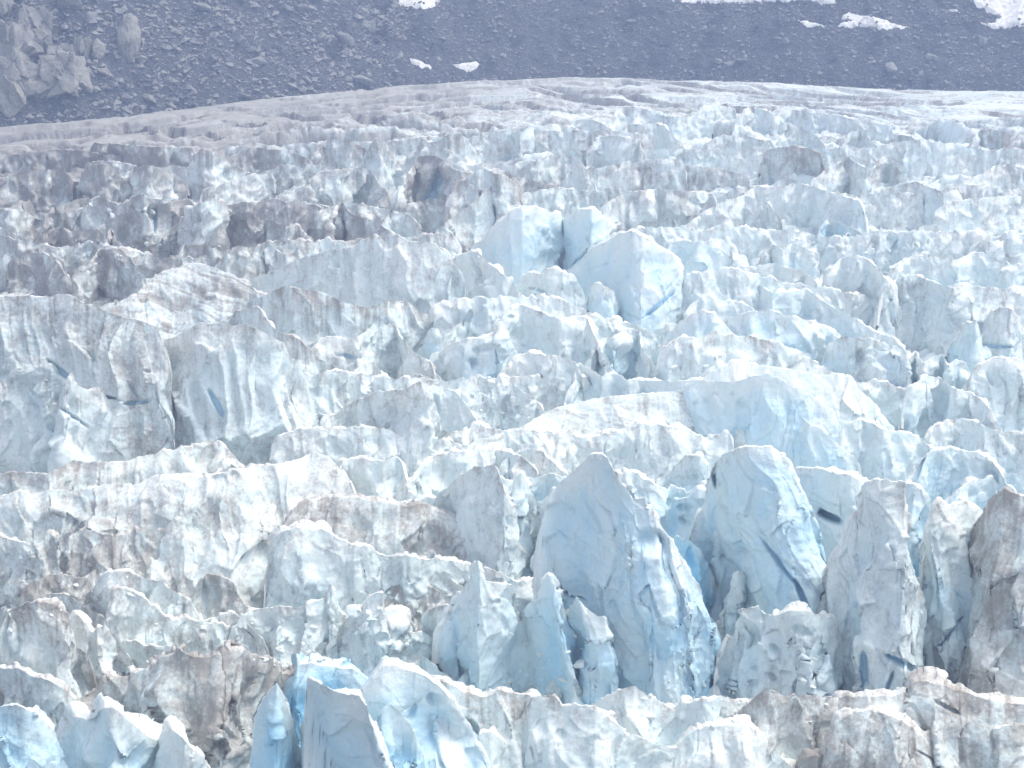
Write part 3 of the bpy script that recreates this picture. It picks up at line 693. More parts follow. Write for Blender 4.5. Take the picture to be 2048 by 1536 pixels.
S('T6', '180,640 230,612 300,600 380,622 440,600 500,560 560,522 600,545 640,600', 'brown knobbly ridge above the pale grey wedge', 'ice_ridge', h=170, dirt=.42, blue=0, k=.8, scal=1.7)
S('T6', '900,760 930,700 950,640 1000,600 1060,615 1120,640 1140,700 1180,760', 'grey lump with a brown seam low on the dirty slope', 'ice_block', h=230, dirt=.32, blue=.05, k=.6, dents=[(985, 720, 16, 90, -5, .6)])
S('T7', '-120,250 -60,235 0,238 60,235 130,255 250,270 330,282 400,268 450,300 560,358 650,375 700,420', 'curving dirty ridge in the middle of the picture below the arched serac', 'ice_ridge', h=(430, 330), dirt=.26, blue=.06, k=1.0, w=.7, crestd=.4, scal=1.2)
S('T7', '-10,130 0,70 60,50 130,55 200,60 262,38 290,70 305,120 322,210', 'clean white square block above the curving dirty ridge', 'ice_block', h=(240, 250), dirt=0, blue=.15, k=.45, w=.8, top=2)
S('T7', '318,170 340,140 370,92 450,30 530,12 600,16 700,0 760,-30', 'smooth white slope with a dark notch beside the square white block', 'ice_ridge', h=(200, 330), dirt=.05, blue=.08, k=.7, w=.8, top=2, dents=[(355, 190, 14, 60, 25, 1.2)])
S('T7', '500,190 560,132 640,95 740,82 765,140 780,200 802,250 832,290 842,350 846,450 842,540', 'rounded grey column with dark bedding cracks beside the blue notch', 'ice_column', b=(640, 720), dirt=.12, blue=.18, k=.35, w=.5, flute=.5,
  dents=[(620, 212, 55, 9, 18, .7), (590, 290, 55, 9, 12, .6), (510, 245, 40, 8, 20, .5), (715, 270, 50, 7, 48, .5)])
S('T7', '480,440 520,415 600,400 660,410 740,400 800,430 830,470', 'pale shelf of ice hanging at the foot of the grey column', 'ice_shelf', h=230, dirt=.1, blue=.2, k=.5)
S('T7', '390,560 402,520 440,500 475,530 490,600 560,655 600,670', 'pale diamond shaped slab below the curving dirty ridge', 'ice_slab', h=(190, 200), dirt=.08, blue=.15, k=.5)
S('T7', '120,620 150,540 210,530 280,590 350,640 390,660', 'brown stained rubble slope beside the diamond slab', 'ice_rubble', h=300, dirt=.4, blue=.05, k=.9, scal=1.8)
S('T7', '10,900 20,825 50,770 85,780 105,800 120,720 150,695 200,690 208,780 240,780 275,768 310,800 332,860 330,920', 'cluster of upright white chunks behind the bright rounded serac', 'ice_block', b=1050, dirt=.03, blue=.2, w=.7, top=2, scal=1.4, dents=[(190, 915, 30, 25, 0, 1.2)])
S('T7', '180,990 195,960 240,930 330,888 390,878 440,920 470,960', 'low white blocks in front of the upright white chunks', 'ice_block', h=160, dirt=.08, blue=.15, scal=1.4)
S('T7', '340,1060 380,990 430,1030 470,1070 530,1110', 'white sloping splinter behind the grey streaked wall', 'ice_block', h=130, dirt=.05, blue=.15)
S('T7', '560,760 545,730 590,665 615,620 640,540 655,533 668,600 690,642 750,650 790,655 815,655 830,685 822,735 850,820 862,910', 'pale central pinnacle with a pointed horn and a notched top', 'ice_pinnacle', b=1130, dirt=.02, blue=.25, k=.3, w=.45, dents=[(740, 742, 14, 14, 0, .8), (780, 850, 20, 55, -20, .7)])
S('T7', '420,780 460,760 520,755 550,790 560,880', 'shadowed greenish slab beside the central pinnacle', 'ice_slab', b=1050, dirt=.15, blue=.2, k=.35)
S('T7', '870,830 880,760 930,730 955,700 970,640 990,604 1012,608 1030,680 1060,740 1090,820 1110,900 1135,980', 'smooth blue-white pinnacle with a rounded finger on top', 'ice_pinnacle', b=1180, dirt=-.1, blue=.35, k=.3, shear=.2, w=.45, flute=.5)
S('T7', '1075,870 1085,780 1110,740 1132,712 1160,768 1200,790 1266,808 1272,900 1295,1000 1325,1130', 'pinnacle with a flat shelf standing against the dark blue wall', 'ice_pinnacle', b=1240, dirt=-.08, blue=.38, k=.3, shear=.15, w=.5, lump=.7)
S('T7', '590,1080 620,1040 690,980 718,990 728,1060 740,1130', 'small bright tilted block at the foot of the central pinnacle', 'ice_block', h=150, dirt=-.1, blue=.3)
S('T7', '840,960 860,860 900,870 930,905 960,940 1000,990 1040,1010', 'small broken block leaning on the smooth finger pinnacle', 'ice_block', h=190, dirt=.03, blue=.2, scal=1.4)
S('T7', '760,1040 800,990 860,980 920,1000 980,1030 1040,1010 1100,1040 1160,1030', 'heap of broken white ice between the central pinnacles and the streaked wall', 'ice_rubble', h=170, dirt=.08, blue=.2, scal=2.0, k=.8)
S('T7', '780,400 800,280 830,150 862,118 890,180 930,240 945,330 950,430', 'narrow pointed plate standing next to the grey column', 'ice_plate', b=(620, 640), dirt=.02, blue=.22, k=.3, w=.35)
S('T7', '860,560 900,430 940,320 970,260 1018,188 1060,220 1110,280 1150,338 1190,360 1212,430 1190,510 1120,560', 'round edged pale plate like a bird beak', 'ice_plate', b=(690, 640), dirt=.08, blue=.22, k=.3, w=.4, dents=[(940, 312, 14, 14, 0, 1.2), (905, 330, 22, 10, 20, .8), (945, 440, 22, 8, 0, .7)])
S('T7', '1030,190 1070,140 1130,95 1200,28 1270,40 1300,90 1330,150 1370,190 1400,240 1460,232 1500,300 1540,380 1600,460 1639,540 1680,600 1715,650 1730,740 1760,820', 'huge smooth blue slab with a round blue hole, dark at its foot', 'ice_slab', b=(1000, 1200, 1290), dirt=-.02, blue=.32, k=.4, shear=.15, w=.4, flute=.6, lump=.6, yaw=-.1, bulge=.1,
  dents=[(1490, 455, 75, 55, 35, 1.8, 's'), (1330, 640, 16, 20, 0, .5), (1300, 760, 20, 30, 0, .8)])
S('T7', '800,50 830,20 900,0 960,20 1010,60 1060,110', 'white flattish step behind the narrow pointed plate', 'ice_ridge', h=260, dirt=.1, blue=.1, k=.5, w=.9)
S('T7', '620,60 700,10 780,10 860,40 930,90 960,180', 'grey white furrowed step behind the grey column', 'ice_ridge', h=260, dirt=.15, blue=.1, k=.6, w=.8)
# ---- lower picture, far side of the slab
S('T8', '-110,200 -60,110 -30,65 20,30 80,38 118,80 132,150 140,200', 'small dirty capped serac at the head of the deep blue gap', b=330, dirt=.1, blue=.35, k=.3)
S('T8', '-90,330 -40,250 30,235 70,195 130,212 165,260 168,350 175,430', 'clean white block perched over the deep blue gap', 'ice_block', b=560, dirt=-.15, blue=.5, k=.3, w=.6, top=2.2, dents=[(20, 350, 40, 24, 25, 2.0), (90, 260, 30, 14, 0, .8), (10, 290, 40, 20, 10, 1.5)])
S('T8', '-60,440 -20,420 40,450 90,500 125,560 150,640 165,700', 'blue sliver standing inside the deep blue gap', 'ice_fin', b=860, dirt=-.2, blue=.7, k=.25, w=.4, dents=[(40, 530, 25, 60, -10, 1.5)])
S('T8', '140,540 150,380 180,360 205,390 240,362 275,405 300,430 290,500 250,570', 'pair of small white teeth above the triangular fin', 'ice_pinnacle', b=760, dirt=.08, blue=.2, k=.3)
S('T8', '280,520 300,440 320,392 372,378 400,440 440,530 490,620 505,700 502,800', 'pale triangular serac with straight edges beside the blue gap', b=920, dirt=0, blue=.28, k=.3, shear=.1, w=.4, lump=.5)
S('T8', '185,830 205,760 240,610 265,588 310,650 350,760 370,830', 'small triangular blue fin at the foot of the pale triangular serac', 'ice_fin', b=960, dirt=0, blue=.3, k=.25, w=.4, dents=[(240, 810, 50, 14, 5, .8)])
S('T8', '240,900 280,770 360,758 420,810 470,800 520,788 620,788 700,820 745,870 782,960 775,1060', 'pitted greenish wall full of small dark holes', 'ice_wall', b=1330, dirt=.08, blue=.2, k=.4, scal=2.2, w=.5,
  dents=[(565, 880, 50, 22, 20, 1.2), (440, 965, 30, 16, 40, 1.0), (425, 1100, 16, 34, -40, 1.0), (340, 1135, 22, 20, 20, 1.0), (345, 1062, 16, 12, 20, .8), (485, 1080, 26, 10, 10, .7), (215, 1160, 24, 26, 0, 1.0), (590, 965, 24, 8, 0, .5), (740, 910, 14, 12, 0, .6), (395, 980, 10, 12, 0, .5), (40, 1005, 20, 10, 0, .5)])
S('T8', '570,1120 600,1080 640,1052 690,1065 722,1090 735,1160', 'greenish knob standing at the end of the pitted wall', 'ice_block', b=1330, dirt=.12, blue=.15, scal=1.5)
S('T8', '60,300 140,220 300,170 480,190 640,210 800,230 960,270 1080,250 1240,330 1400,350 1560,330 1700,300', 'deep blue wall that the smooth buttress and the grey-blue slab stand out from', 'ice_wall', b=(560, 600, 580), dirt=.02, blue=.5, k=.4, w=.6, yaw=0, bulge=0)
S('T8', '100,300 125,130 150,70 200,20 300,-10 420,-12 490,40 530,80 560,200', 'large smooth blue-white buttress beside the dark slot', 'ice_buttress', b=(760, 1000, 1120), dirt=0, blue=.3, k=.45, shear=.27, p=1.5, w=.5, flute=.6, dents=[(145, 110, 16, 80, -6, 1.5), (580, 740, 16, 110, -22, 1.2), (470, 560, 10, 160, -38, .6)], lump=.4, yaw=-.15, bulge=.1)
S('T8', '510,140 545,98 640,93 740,120 850,150 885,160 870,230 840,320 790,420 740,490', 'block cut by a long deep blue slot', 'ice_block', b=(700, 720, 660), dirt=0, blue=.3, k=.35, w=.6, top=2, flute=.5,
  dents=[(600, 270, 90, 22, 17, 2.2), (705, 335, 62, 20, 26, 3.0), (590, 150, 50, 16, 5, 1.2), (640, 410, 52, 14, 25, .9)], lump=.5)
S('T8', '700,700 705,520 770,440 840,310 880,168 960,148 1062,165 1070,260 1058,380 1062,480 1100,600 1155,700 1170,780 1150,870 1130,950', 'tall grey-blue slab between two narrow vertical clefts', 'ice_slab', b=(1220, 1290, 1290), dirt=.14, blue=.18, k=.4, w=.4, flute=.7, lump=.5, yaw=.15, scal=1.1, dents=[(870, 1080, 18, 100, -4, 1.2), (1060, 1040, 100, 16, 28, 1.2), (990, 1130, 10, 60, 20, .8)])
S('T8', '1050,230 1070,170 1130,188 1190,240 1185,330 1165,450 1160,560', 'recessed blue slab behind the cleft beside the tall grey-blue slab', 'ice_slab', b=1000, dirt=0, blue=.45, k=.4, w=.5, lump=.5)
S('T8', '1148,620 1160,400 1192,280 1222,253 1280,278 1330,262 1370,258 1440,300 1500,330', 'smooth grey wall beyond the blue cleft, rounded at the top', 'ice_wall', b=(1180, 1240), dirt=.1, blue=.2, k=.45, shear=.12, p=1.5, w=.5, dents=[(1290, 880, 100, 8, -52, .8), (1310, 700, 55, 7, 38, .6)], lump=.5)
S('T8', '1370,420 1440,320 1500,240 1540,200 1600,222 1680,245 1780,260', 'dirty brown grey wall at the picture side with slanting dark bands', 'ice_wall', b=(1300, 1340), dirt=.42, blue=0, k=.5, w=.6, crestd=.5, shear=-.12, lump=.5, flute=.7)
S('T8', '1210,1000 1250,900 1330,835 1370,870 1395,930 1380,990', 'triangular block at the foot of the dirty side wall', 'ice_block', b=1180, dirt=.25, blue=.1, k=.4)
S('T8', '1040,230 1080,150 1110,90 1180,20 1280,-2 1400,18 1480,58 1530,130 1560,180', 'big round shouldered block above the smooth grey wall', 'ice_block', h=(250, 250), dirt=.05, blue=.25, k=.4, w=.8, top=2.2, dents=[(1480, 110, 50, 22, 50, 1.0), (1130, 110, 10, 90, 25, .8)], lump=.5)
S('T8', '1235,280 1262,248 1330,190 1400,150 1480,138 1530,195 1560,240', 'pale rounded block in front of the big round shouldered one', 'ice_block', h=200, dirt=.02, blue=.2, k=.45, w=.8, top=2.2)
# ---- middle of the picture
S('T3', '-60,620 0,620 120,625 240,625 330,618 420,612 500,660 600,690 690,735 780,762 865,768 920,800', 'wide pale cliff at the picture side, folded and cracked', 'ice_cliff', b=(1480, 1560), dirt=.2, blue=.12, k=.4, w=.5, crestd=.5, flute=1.0, lump=.55, scal=.6, yaw=0, bulge=0,
  dents=[(370, 1080, 110, 18, 40, 1.0), (600, 1225, 140, 14, 12, 1.0), (820, 1265, 80, 14, -5, .9), (880, 1075, 28, 12, 5, .8), (380, 1350, 36, 200, -12, 2.2, 's'), (800, 1190, 10, 70, -35, .5), (40, 1420, 34, 52, 10, 2.5), (25, 1130, 40, 60, 0, 2.0), (560, 1020, 20, 60, -20, .6)])
S('T3', '150,1260 200,1150 240,1085 300,1040 350,1070 370,1140', 'greenish leaning slab against the wide pale cliff', 'ice_slab', b=1560, dirt=.1, blue=.18, k=.35, w=.4)
S('T3', '340,1300 350,1210 385,1130 430,1080 470,1150 520,1190 600,1200 640,1235 720,1260 800,1262 870,1300', 'pale slab with a pointed tip leaning on the wide pale cliff', 'ice_slab', b=1620, dirt=.06, blue=.18, k=.35, w=.4, dents=[(440, 1350, 100, 9, 35, .6), (740, 1480, 14, 70, -15, .8)])
S('T3', '660,1180 690,1130 735,1065 800,1048 865,1080 940,1100 960,1200', 'pale fan shaped slab high against the wide pale cliff', 'ice_slab', h=210, dirt=.06, blue=.15, k=.4, w=.3)
S('T3', '640,700 670,690 690,640 715,660 725,700 760,650 820,640 860,700', 'small white horned knob on top of the wide pale cliff', 'ice_block', h=120, dirt=.05, blue=.02)
S('T3', '820,620 860,560 950,498 1050,455 1150,428 1250,435 1330,470 1450,518 1500,545 1540,600', 'rounded dirty dome combed with flowing lines', 'ice_dome', h=(300, 420), dirt=.3, blue=0, k=1.6, p=1.5, w=.8, top=2.2, flute=.45, scal=.4, lump=.6, comb=.5, crestd=.15)
S('T3', '900,980 960,900 1060,858 1130,820 1200,788 1300,780 1420,800 1480,788 1540,810 1640,868 1705,920 1750,1000 1800,1010 1820,1090 1850,1180 1870,1250 1895,1330', 'tall fluted grey-green cliff under the combed dome', 'ice_cliff', b=(1530, 1520, 1440), dirt=.14, blue=.18, k=.35, w=.5, flute=1.6, lump=.4, scal=.45, yaw=.1, bulge=.05, crestd=.3,
  dents=[(1180, 1250, 40, 190, -14, 2.2, 's'), (1300, 1270, 18, 100, -30, .8), (1240, 1440, 14, 60, 0, 1.0)])
S('T3', '1400,740 1440,700 1500,680 1550,690 1600,760 1660,832 1720,852 1800,890 1870,950 1920,1000 1990,1040 2060,1100', 'dark crested ridge curving behind the fluted cliff', 'ice_ridge', b=(900, 1250, 1340), dirt=.18, blue=.15, k=.4, crestd=.7)
S('T3', '1500,655 1580,620 1640,590 1720,568 1800,580 1900,590 1980,620 2048,655 2150,680 2220,690 2310,660 2380,650 2450,655 2530,722 2610,755 2650,830', 'grey-green shadowed wall with a thin brown rim', 'ice_wall', b=(960, 1010, 900), dirt=.16, blue=.2, k=.35, w=.35, crestd=.9, flute=1.0, lump=.5, scal=.5, yaw=0)
S('T4', '-120,880 -60,870 0,872 100,868 200,790 320,798 350,860 400,920 450,980 540,1030 565,1095', 'grey sloping bench in front of the shadowed wall', 'ice_ridge', h=(240, 220), dirt=.2, blue=.12, k=.7, dents=[(40, 985, 80, 14, 8, .8)])
S('T3', '1380,540 1480,528 1600,490 1680,458 1760,412 1830,390 1900,368 2000,340 2048,342 2130,330 2160,285 2250,258 2310,270 2380,255 2450,290 2530,288 2610,310 2690,362 2715,430', 'white fluted wall with brown streaks behind the shadowed wall', 'ice_wall', b=(660, 760, 800), dirt=.08, blue=.08, k=.35, w=.5, flute=1.4, lump=.4, scal=.5, yaw=0, bulge=0, crestd=.5, top=1.8)
S('T4', '640,440 660,408 740,368 820,358 858,408 920,450 980,500 1030,525 1060,600', 'smooth white rounded block between the fluted wall and the twin blue blocks', 'ice_block', h=(330, 330), dirt=0, blue=.08, k=.5, p=1.5, w=.8, top=2.2)
S('T4', '640,860 700,790 760,740 860,690 930,700 960,780', 'pale triangular slab under a long crack beside the fluted wall', 'ice_slab', h=190, dirt=.03, blue=.12, k=.5, dents=[(810, 720, 110, 8, -40, .5)])
S('T4', '740,400 800,310 860,270 900,208 960,170 1010,120 1085,82 1150,80 1220,110 1300,130 1335,175', 'first of the twin blue-white blocks, flat faced', 'ice_block', b=(450, 520), dirt=-.18, blue=.28, k=.3, w=.7, top=2.2, flute=.4, scal=.6, dents=[(1220, 420, 80, 60, -30, 1.6, 's'), (1110, 170, 18, 26, 0, .5)], lump=.5)
S('T4', '1290,240 1320,168 1380,130 1440,100 1500,98 1560,130 1598,190 1600,290', 'second of the twin blue-white blocks, domed with a blue crack below', 'ice_block', b=480, dirt=-.15, blue=.25, k=.35, w=.8, top=2.4, flute=.5, dents=[(1460, 370, 110, 8, -42, .8)], lump=.5)
S('T4', '1340,500 1370,468 1450,400 1520,330 1600,290 1680,240 1740,232 1800,260 1880,318 1960,358 2012,388 2042,450 2040,540 2030,640', 'big smooth rounded white boulder of ice beside the twin blocks', 'ice_block', b=(560, 720, 780), dirt=-.05, blue=.2, k=.45, p=1.6, w=.8, top=2.4, flute=.5, scal=.7, dents=[(1740, 740, 60, 14, 25, .8), (1900, 680, 120, 14, -40, .9), (1560, 440, 120, 6, -18, .35)], lump=.5)
S('T4', '1060,560 1080,508 1130,478 1200,490 1280,458 1350,488 1400,500 1440,560 1470,640 1492,730', 'lumpy white serac under the twin blue blocks', b=(680, 800), dirt=.05, blue=.12, k=.5, w=.8, top=2, scal=1.3, dents=[(1190, 590, 70, 10, 20, .6)])
S('T4', '1480,660 1492,600 1512,538 1570,550 1632,580 1652,660 1690,730 1710,780', 'small white tower with a blue side beside the lumpy serac', 'ice_pinnacle', b=820, dirt=.1, blue=.3, k=.35, dents=[(1505, 670, 22, 50, 0, .8)])
S('T4', '960,760 1000,700 1060,680 1130,690 1200,720 1300,760 1400,740 1480,760 1520,860 1560,960', 'broad smooth pale face below the lumpy serac', 'ice_wall', h=(330, 330), dirt=.05, blue=.1, k=.6, p=1.5, flute=.8, dents=[(1015, 757, 26, 18, 0, 1.0)])
S('T4', '485,940 492,880 520,832 572,808 600,850 612,930', 'small leaning blue tinted horn in the middle hollow', 'ice_pinnacle', b=1030, dirt=0, blue=.3, k=.3, w=.5)
S('T4', '590,960 620,915 700,898 760,880 850,878 920,850 955,780 1000,830 1030,950', 'white hollowed mass with three dark holes in the middle of the picture', 'ice_block', b=1160, dirt=.02, blue=.22, k=.5, w=.6, dents=[(850, 942, 62, 22, -8, 2.0), (790, 1022, 34, 26, 20, 2.0), (690, 1135, 36, 14, 25, 1.2), (1015, 1060, 20, 60, 12, 1.8), (930, 1110, 60, 16, 5, 1.0)])
S('T4', '1000,1040 1020,1000 1060,980 1130,962 1220,970 1300,980 1380,1010', 'smooth pale wall rising from the rubble bowl', 'ice_wall', h=320, dirt=.03, blue=.15, k=.5, p=1.4)
S('T4', '790,1240 815,1180 850,1140 900,1120 980,1140 1060,1170 1110,1220 1180,1260 1215,1310', 'bowl of broken ice rubble behind the arched serac', 'ice_rubble', h=190, dirt=.1, blue=.15, scal=2.1, k=.9)
S('T4', '1500,1000 1540,900 1600,860 1640,880 1680,840 1740,822 1790,830 1800,920 1830,980', 'jagged bluish slab beside the broad smooth face', 'ice_slab', h=260, dirt=.04, blue=.25, k=.4)
S('T4', '1640,1080 1680,1000 1740,985 1800,1050 1860,1090 1940,1080 2000,1110', 'heap of little ice blocks above the long bright ridge', 'ice_rubble', h=120, dirt=.1, blue=.2, scal=1.8, k=.7)
S('T4', '1395,1160 1405,1080 1420,1022 1480,1050 1560,1100 1640,1092 1720,1130 1850,1122 1960,1128 2048,1130 2180,1120', 'pale ridge beginning with a pointed beak', 'ice_ridge', h=(260, 300), dirt=-.02, blue=.2, k=.6, w=.5, crestd=.1, dents=[(1450, 1200, 20, 60, 10, .6)])
S('T4', '-40,1340 0,1290 80,1250 160,1230 200,1200 290,1195 380,1180 430,1145 480,1138 520,1170 555,1250 585,1340 605,1430', 'arched serac with a grey hollow face and bright edge', b=(1560, 1600, 1620), dirt=.1, blue=.15, k=.35, p=1.6, w=.45, top=1.6, flute=1.0, crestd=.3, dents=[(370, 1360, 150, 150, 0, 2.2, 's')])
S('T4', '500,1200 530,1162 600,1165 670,1190 720,1240 770,1310 835,1400', 'white slope with an intense blue crack on the back of the arched serac', 'ice_ridge', h=(250, 220), dirt=-.15, blue=.25, k=.6, w=.8, top=2.2, dents=[(575, 1320, 22, 100, -6, 1.8)])
S('T4', '30,1150 50,1100 120,1030 200,1030 240,1080 280,1130 290,1190', 'dirty pale hump in front of the grey sloping bench', 'ice_block', h=230, dirt=.15, blue=.1, k=.5)
S('T4', '330,1180 360,1130 440,1088 520,1110 555,1150', 'small dirty knob behind the arched serac', 'ice_block', h=150, dirt=.2, blue=.1)
S('T4', '880,1470 960,1440 1100,1395 1250,1310 1400,1262 1600,1230 1800,1212 2048,1190 2180,1200 2300,1250 2420,1340', 'dirty streamlined slope combed with brown lines below the beaked ridge', 'ice_ridge', h=(280, 420), dirt=.16, blue=.05, k=.95, p=1.3, w=.6, crestd=.2, comb=.28, flute=.45, scal=.45, lump=.4)
S('T4', '700,1440 800,1400 900,1420 1000,1440 1100,1420 1200,1440 1300,1450 1400,1410 1480,1420', 'cream white rubble slope under the rubble bowl', 'ice_ridge', h=300, dirt=.12, blue=.02, k=1.0, scal=1.7)
S('T4', '1700,1430 1750,1388 1850,1340 1940,1360 2000,1420 2045,1520', 'small grey fold at the end of the streamlined slope', 'ice_ridge', h=190, dirt=.2, blue=.1, k=.6)
# ---- long bright ridge and beyond
S('T5', '60,1150 110,1130 180,1080 250,1050 290,1012 400,1028 540,1048 680,1068 820,1100 950,1088 1010,1120 1060,1180 1130,1250 1200,1340 1275,1430', 'long bright ridge with a broad white top in the picture middle', 'ice_ridge', b=(1440, 1540, 1600), dirt=-.25, blue=.0, k=.95, w=.9, yaw=0, bulge=0, lump=.35, top=1.8, crestd=.05, flute=.7)
S('T5', '-420,1150 -300,1125 -150,1130 0,1132 130,1130 270,1142 400,1110 500,1085 560,1110 640,1160 740,1200 820,1260 900,1320 935,1375 960,1450', 'blue shaded ridge in front of the long bright ridge, wavy white edge', 'ice_ridge', b=(1400, 1520, 1600, 1650), dirt=-.12, blue=.24, k=.45, w=.35, crestd=0, flute=.6, scal=.7, dents=[(350, 1265, 28, 30, 20, 1.0), (305, 1212, 14, 12, 0, .6), (70, 1270, 16, 14, 0, .6), (140, 1250, 24, 14, 0, .6)], lump=.5)
S('T5', '520,1250 560,1248 640,1280 700,1330 760,1390 830,1420 900,1490 950,1535 1000,1580', 'smooth blue lobe below the wavy white edge', 'ice_ridge', b=(1560, 1700, 1740), dirt=-.15, blue=.26, k=.5, w=.35, crestd=.05, flute=.5, scal=.6, lump=.5)
S('T5', '960,1420 985,1390 1050,1368 1120,1380 1200,1430 1330,1440 1420,1470 1480,1530', 'white snowy shoulder at the lower end of the long bright ridge', 'ice_hump', h=260, dirt=.02, blue=.12, k=.6, w=.9, top=2.2, dents=[(1085, 1410, 16, 40, -15, .6)])
S('T5', '-60,830 -20,770 40,738 110,708 180,728 250,790 300,850 335,910 380,960', 'smooth bluish rounded face above the long bright ridge', 'ice_wall', b=1150, dirt=0, blue=.25, k=.4, p=1.6, w=.5, flute=.6, dents=[(300, 800, 46, 16, 25, 1.0)], lump=.5)
S('T5', '260,775 380,730 480,708 560,720 650,740 740,768 830,800 900,830 960,880 1020,920', 'long shaded blue wall with a white lip behind the long bright ridge', 'ice_wall', b=(1080, 1120), dirt=.02, blue=.3, k=.35, w=.5, flute=1.1, dents=[(655, 935, 16, 16, 0, 1.0), (750, 950, 16, 70, -25, .8)])
S('T5', '900,900 960,860 1040,880 1120,880 1200,900 1290,920 1340,960 1360,1060 1370,1160', 'grey-blue broken wall with brown rim at the end of the white lip', 'ice_wall', b=(1200, 1260), dirt=.12, blue=.22, k=.4, crestd=.5, scal=1.4, dents=[(1065, 990, 22, 50, 0, 1.0), (1380, 1200, 24, 50, 10, 1.2)])
S('T5', '20,560 40,520 110,498 190,530 220,580', 'small striped knob beside the big smooth rounded boulder of ice', 'ice_block', h=200, dirt=.12, blue=.12)
S('T5', '170,590 200,560 300,540 420,520 480,570 540,610 640,588 740,578 800,620 900,690 1000,740 1080,790 1150,830 1260,870 1335,950', 'long snowy crest sloping down toward the picture side', 'ice_ridge', h=(220, 190), dirt=.0, blue=.15, k=.7, w=.9, top=2, crestd=.2, scal=1.2)
S('T5', '40,690 100,640 180,650 300,650 400,680 440,720', 'white billowing step under the long snowy crest', 'ice_ridge', h=150, dirt=0, blue=.2, k=.6, w=.9, top=2)
S('T5', '-60,300 0,288 100,300 200,278 290,310 340,380', 'white flat block next to the big smooth boulder of ice', 'ice_block', h=260, dirt=0, blue=.22, k=.4, w=.9, top=2)
S('T5', '250,470 280,448 380,450 500,430 560,420 640,460 720,470 775,520', 'pale snowy lump row behind the long snowy crest', 'ice_ridge', h=160, dirt=.1, blue=.12, w=.9, top=2)
S('T5', '900,440 950,392 1020,384 1090,390 1175,450 1210,520', 'smooth grey face with an arched dark rim', 'ice_wall', h=300, dirt=.08, blue=.08, k=.45, p=1.5)
S('T5', '1770,860 1800,780 1840,722 1900,690 1970,698 2012,760 2032,830 2035,900', 'isolated rounded grey block with a dark undercut by the picture side', 'ice_block', b=940, dirt=.12, blue=.1, k=.35, p=1.7, w=.8, top=2.2, dents=[(1890, 925, 90, 14, 5, 1.0)])
S('T5', '1640,880 1662,830 1700,780 1725,790 1752,768 1782,850 1802,930', 'pale pointed block beside the isolated rounded one', 'ice_pinnacle', b=1040, dirt=.06, blue=.2, k=.35, dents=[(1690, 990, 14, 50, -15, .8)])
S('T5', '1345,1040 1362,990 1400,958 1420,1000 1440,1030 1500,980 1560,968 1592,1040 1640,1000 1680,1020', 'row of small pale teeth below the pointed block', 'ice_pinnacle', h=220, dirt=.06, blue=.2)
S('T5', '1240,560 1280,518 1400,498 1500,540 1620,580 1700,560 1830,570 1950,580 2046,558 2140,560', 'wide dull grey wall under the small snowy crest at the picture side', 'ice_wall', h=(330, 280), dirt=.16, blue=.08, k=.6, flute=1.0)
S('T5', '1290,430 1330,400 1450,368 1560,400 1650,410 1750,358 1850,378 1960,430 2080,440', 'small snowy crest with two white peaks near the picture side', 'ice_ridge', h=170, dirt=.06, blue=.12, k=.6, w=.9, top=1.8)
S('T5', '1380,1160 1450,1100 1540,1110 1640,1188 1720,1200 1800,1250 1860,1330 1900,1420', 'pale rounded ridge below the row of teeth', 'ice_ridge', h=280, dirt=.1, blue=.18, k=.6)
S('T5', '1780,1040 1850,1000 1930,990 2046,1010 2120,1020', 'grey-green wall at the picture side under the rounded block', 'ice_wall', h=330, dirt=.14, blue=.12, k=.5)
S('T5', '1500,1400 1600,1370 1700,1360 1800,1400 1900,1440 2060,1430', 'crumbly pale ledge at the picture side above the round shouldered block', 'ice_ridge', h=230, dirt=.12, blue=.15, scal=1.5, k=.7)
# ---- upper middle rows
S('M3', '-380,640 -300,575 -220,540 -130,590 -60,600', 'grey triangular slab with a dark side behind the twin blue blocks', 'ice_slab', h=560, dirt=.2, blue=.05, k=.5, flute=1.2)
S('M2', '1180,680 1220,580 1290,450 1350,440 1450,450 1530,500 1560,540 1700,575 1800,575 1890,560 2000,570', 'grey wall with a dark slanting gully behind the twin blue blocks', 'ice_wall', h=(380, 560), dirt=.22, blue=.05, k=.5, flute=1.4, dents=[(1430, 720, 50, 220, 22, 3.0)])
S('M2', '1500,1000 1640,880 1760,800 1880,700 1900,620 2040,620', 'streaked grey shoulder leaning toward the twin blue blocks', 'ice_ridge', h=(330, 520), dirt=.22, blue=.06, k=.6, flute=1.4)
S('M2', '1180,520 1210,420 1280,420 1330,300 1380,340 1450,330 1540,270 1640,270 1690,310 1740,370 1830,450', 'domed grey block with a bright curved edge below the smooth upper ice', 'ice_block', b=(560, 560), dirt=.14, blue=.06, k=.4, w=.8, top=2)
S('M2', '820,560 880,400 960,300 1000,320 1060,370 1130,480 1150,540', 'pair of grey points below the smooth upper ice', 'ice_pinnacle', b=(700, 680), dirt=.16, blue=.06, k=.45)
S('M2', '480,420 560,310 660,310 760,350 870,380 900,430', 'grey fluted block under the long dark crevasse', 'ice_block', h=200, dirt=.2, blue=.04, w=.9, flute=1.4)
S('M2', '-100,390 0,375 120,390 250,400 330,440 400,470', 'grey ribbed cliff under the long dark crevasse at the dirty side', 'ice_wall', h=200, dirt=.28, blue=.02, w=.9, flute=1.3)
S('M2', '440,620 520,570 640,570 720,560 800,535 900,545 950,600 1000,700', 'broad pale face with brown streaks in the upper middle', 'ice_wall', h=(300, 330), dirt=.16, blue=.08, k=.45, flute=1.4)
S('M2', '60,800 160,790 250,830 350,810 430,820 520,860 620,870', 'brown crumbled ridge in the upper middle', 'ice_ridge', h=300, dirt=.36, blue=0, scal=1.8, k=.7)
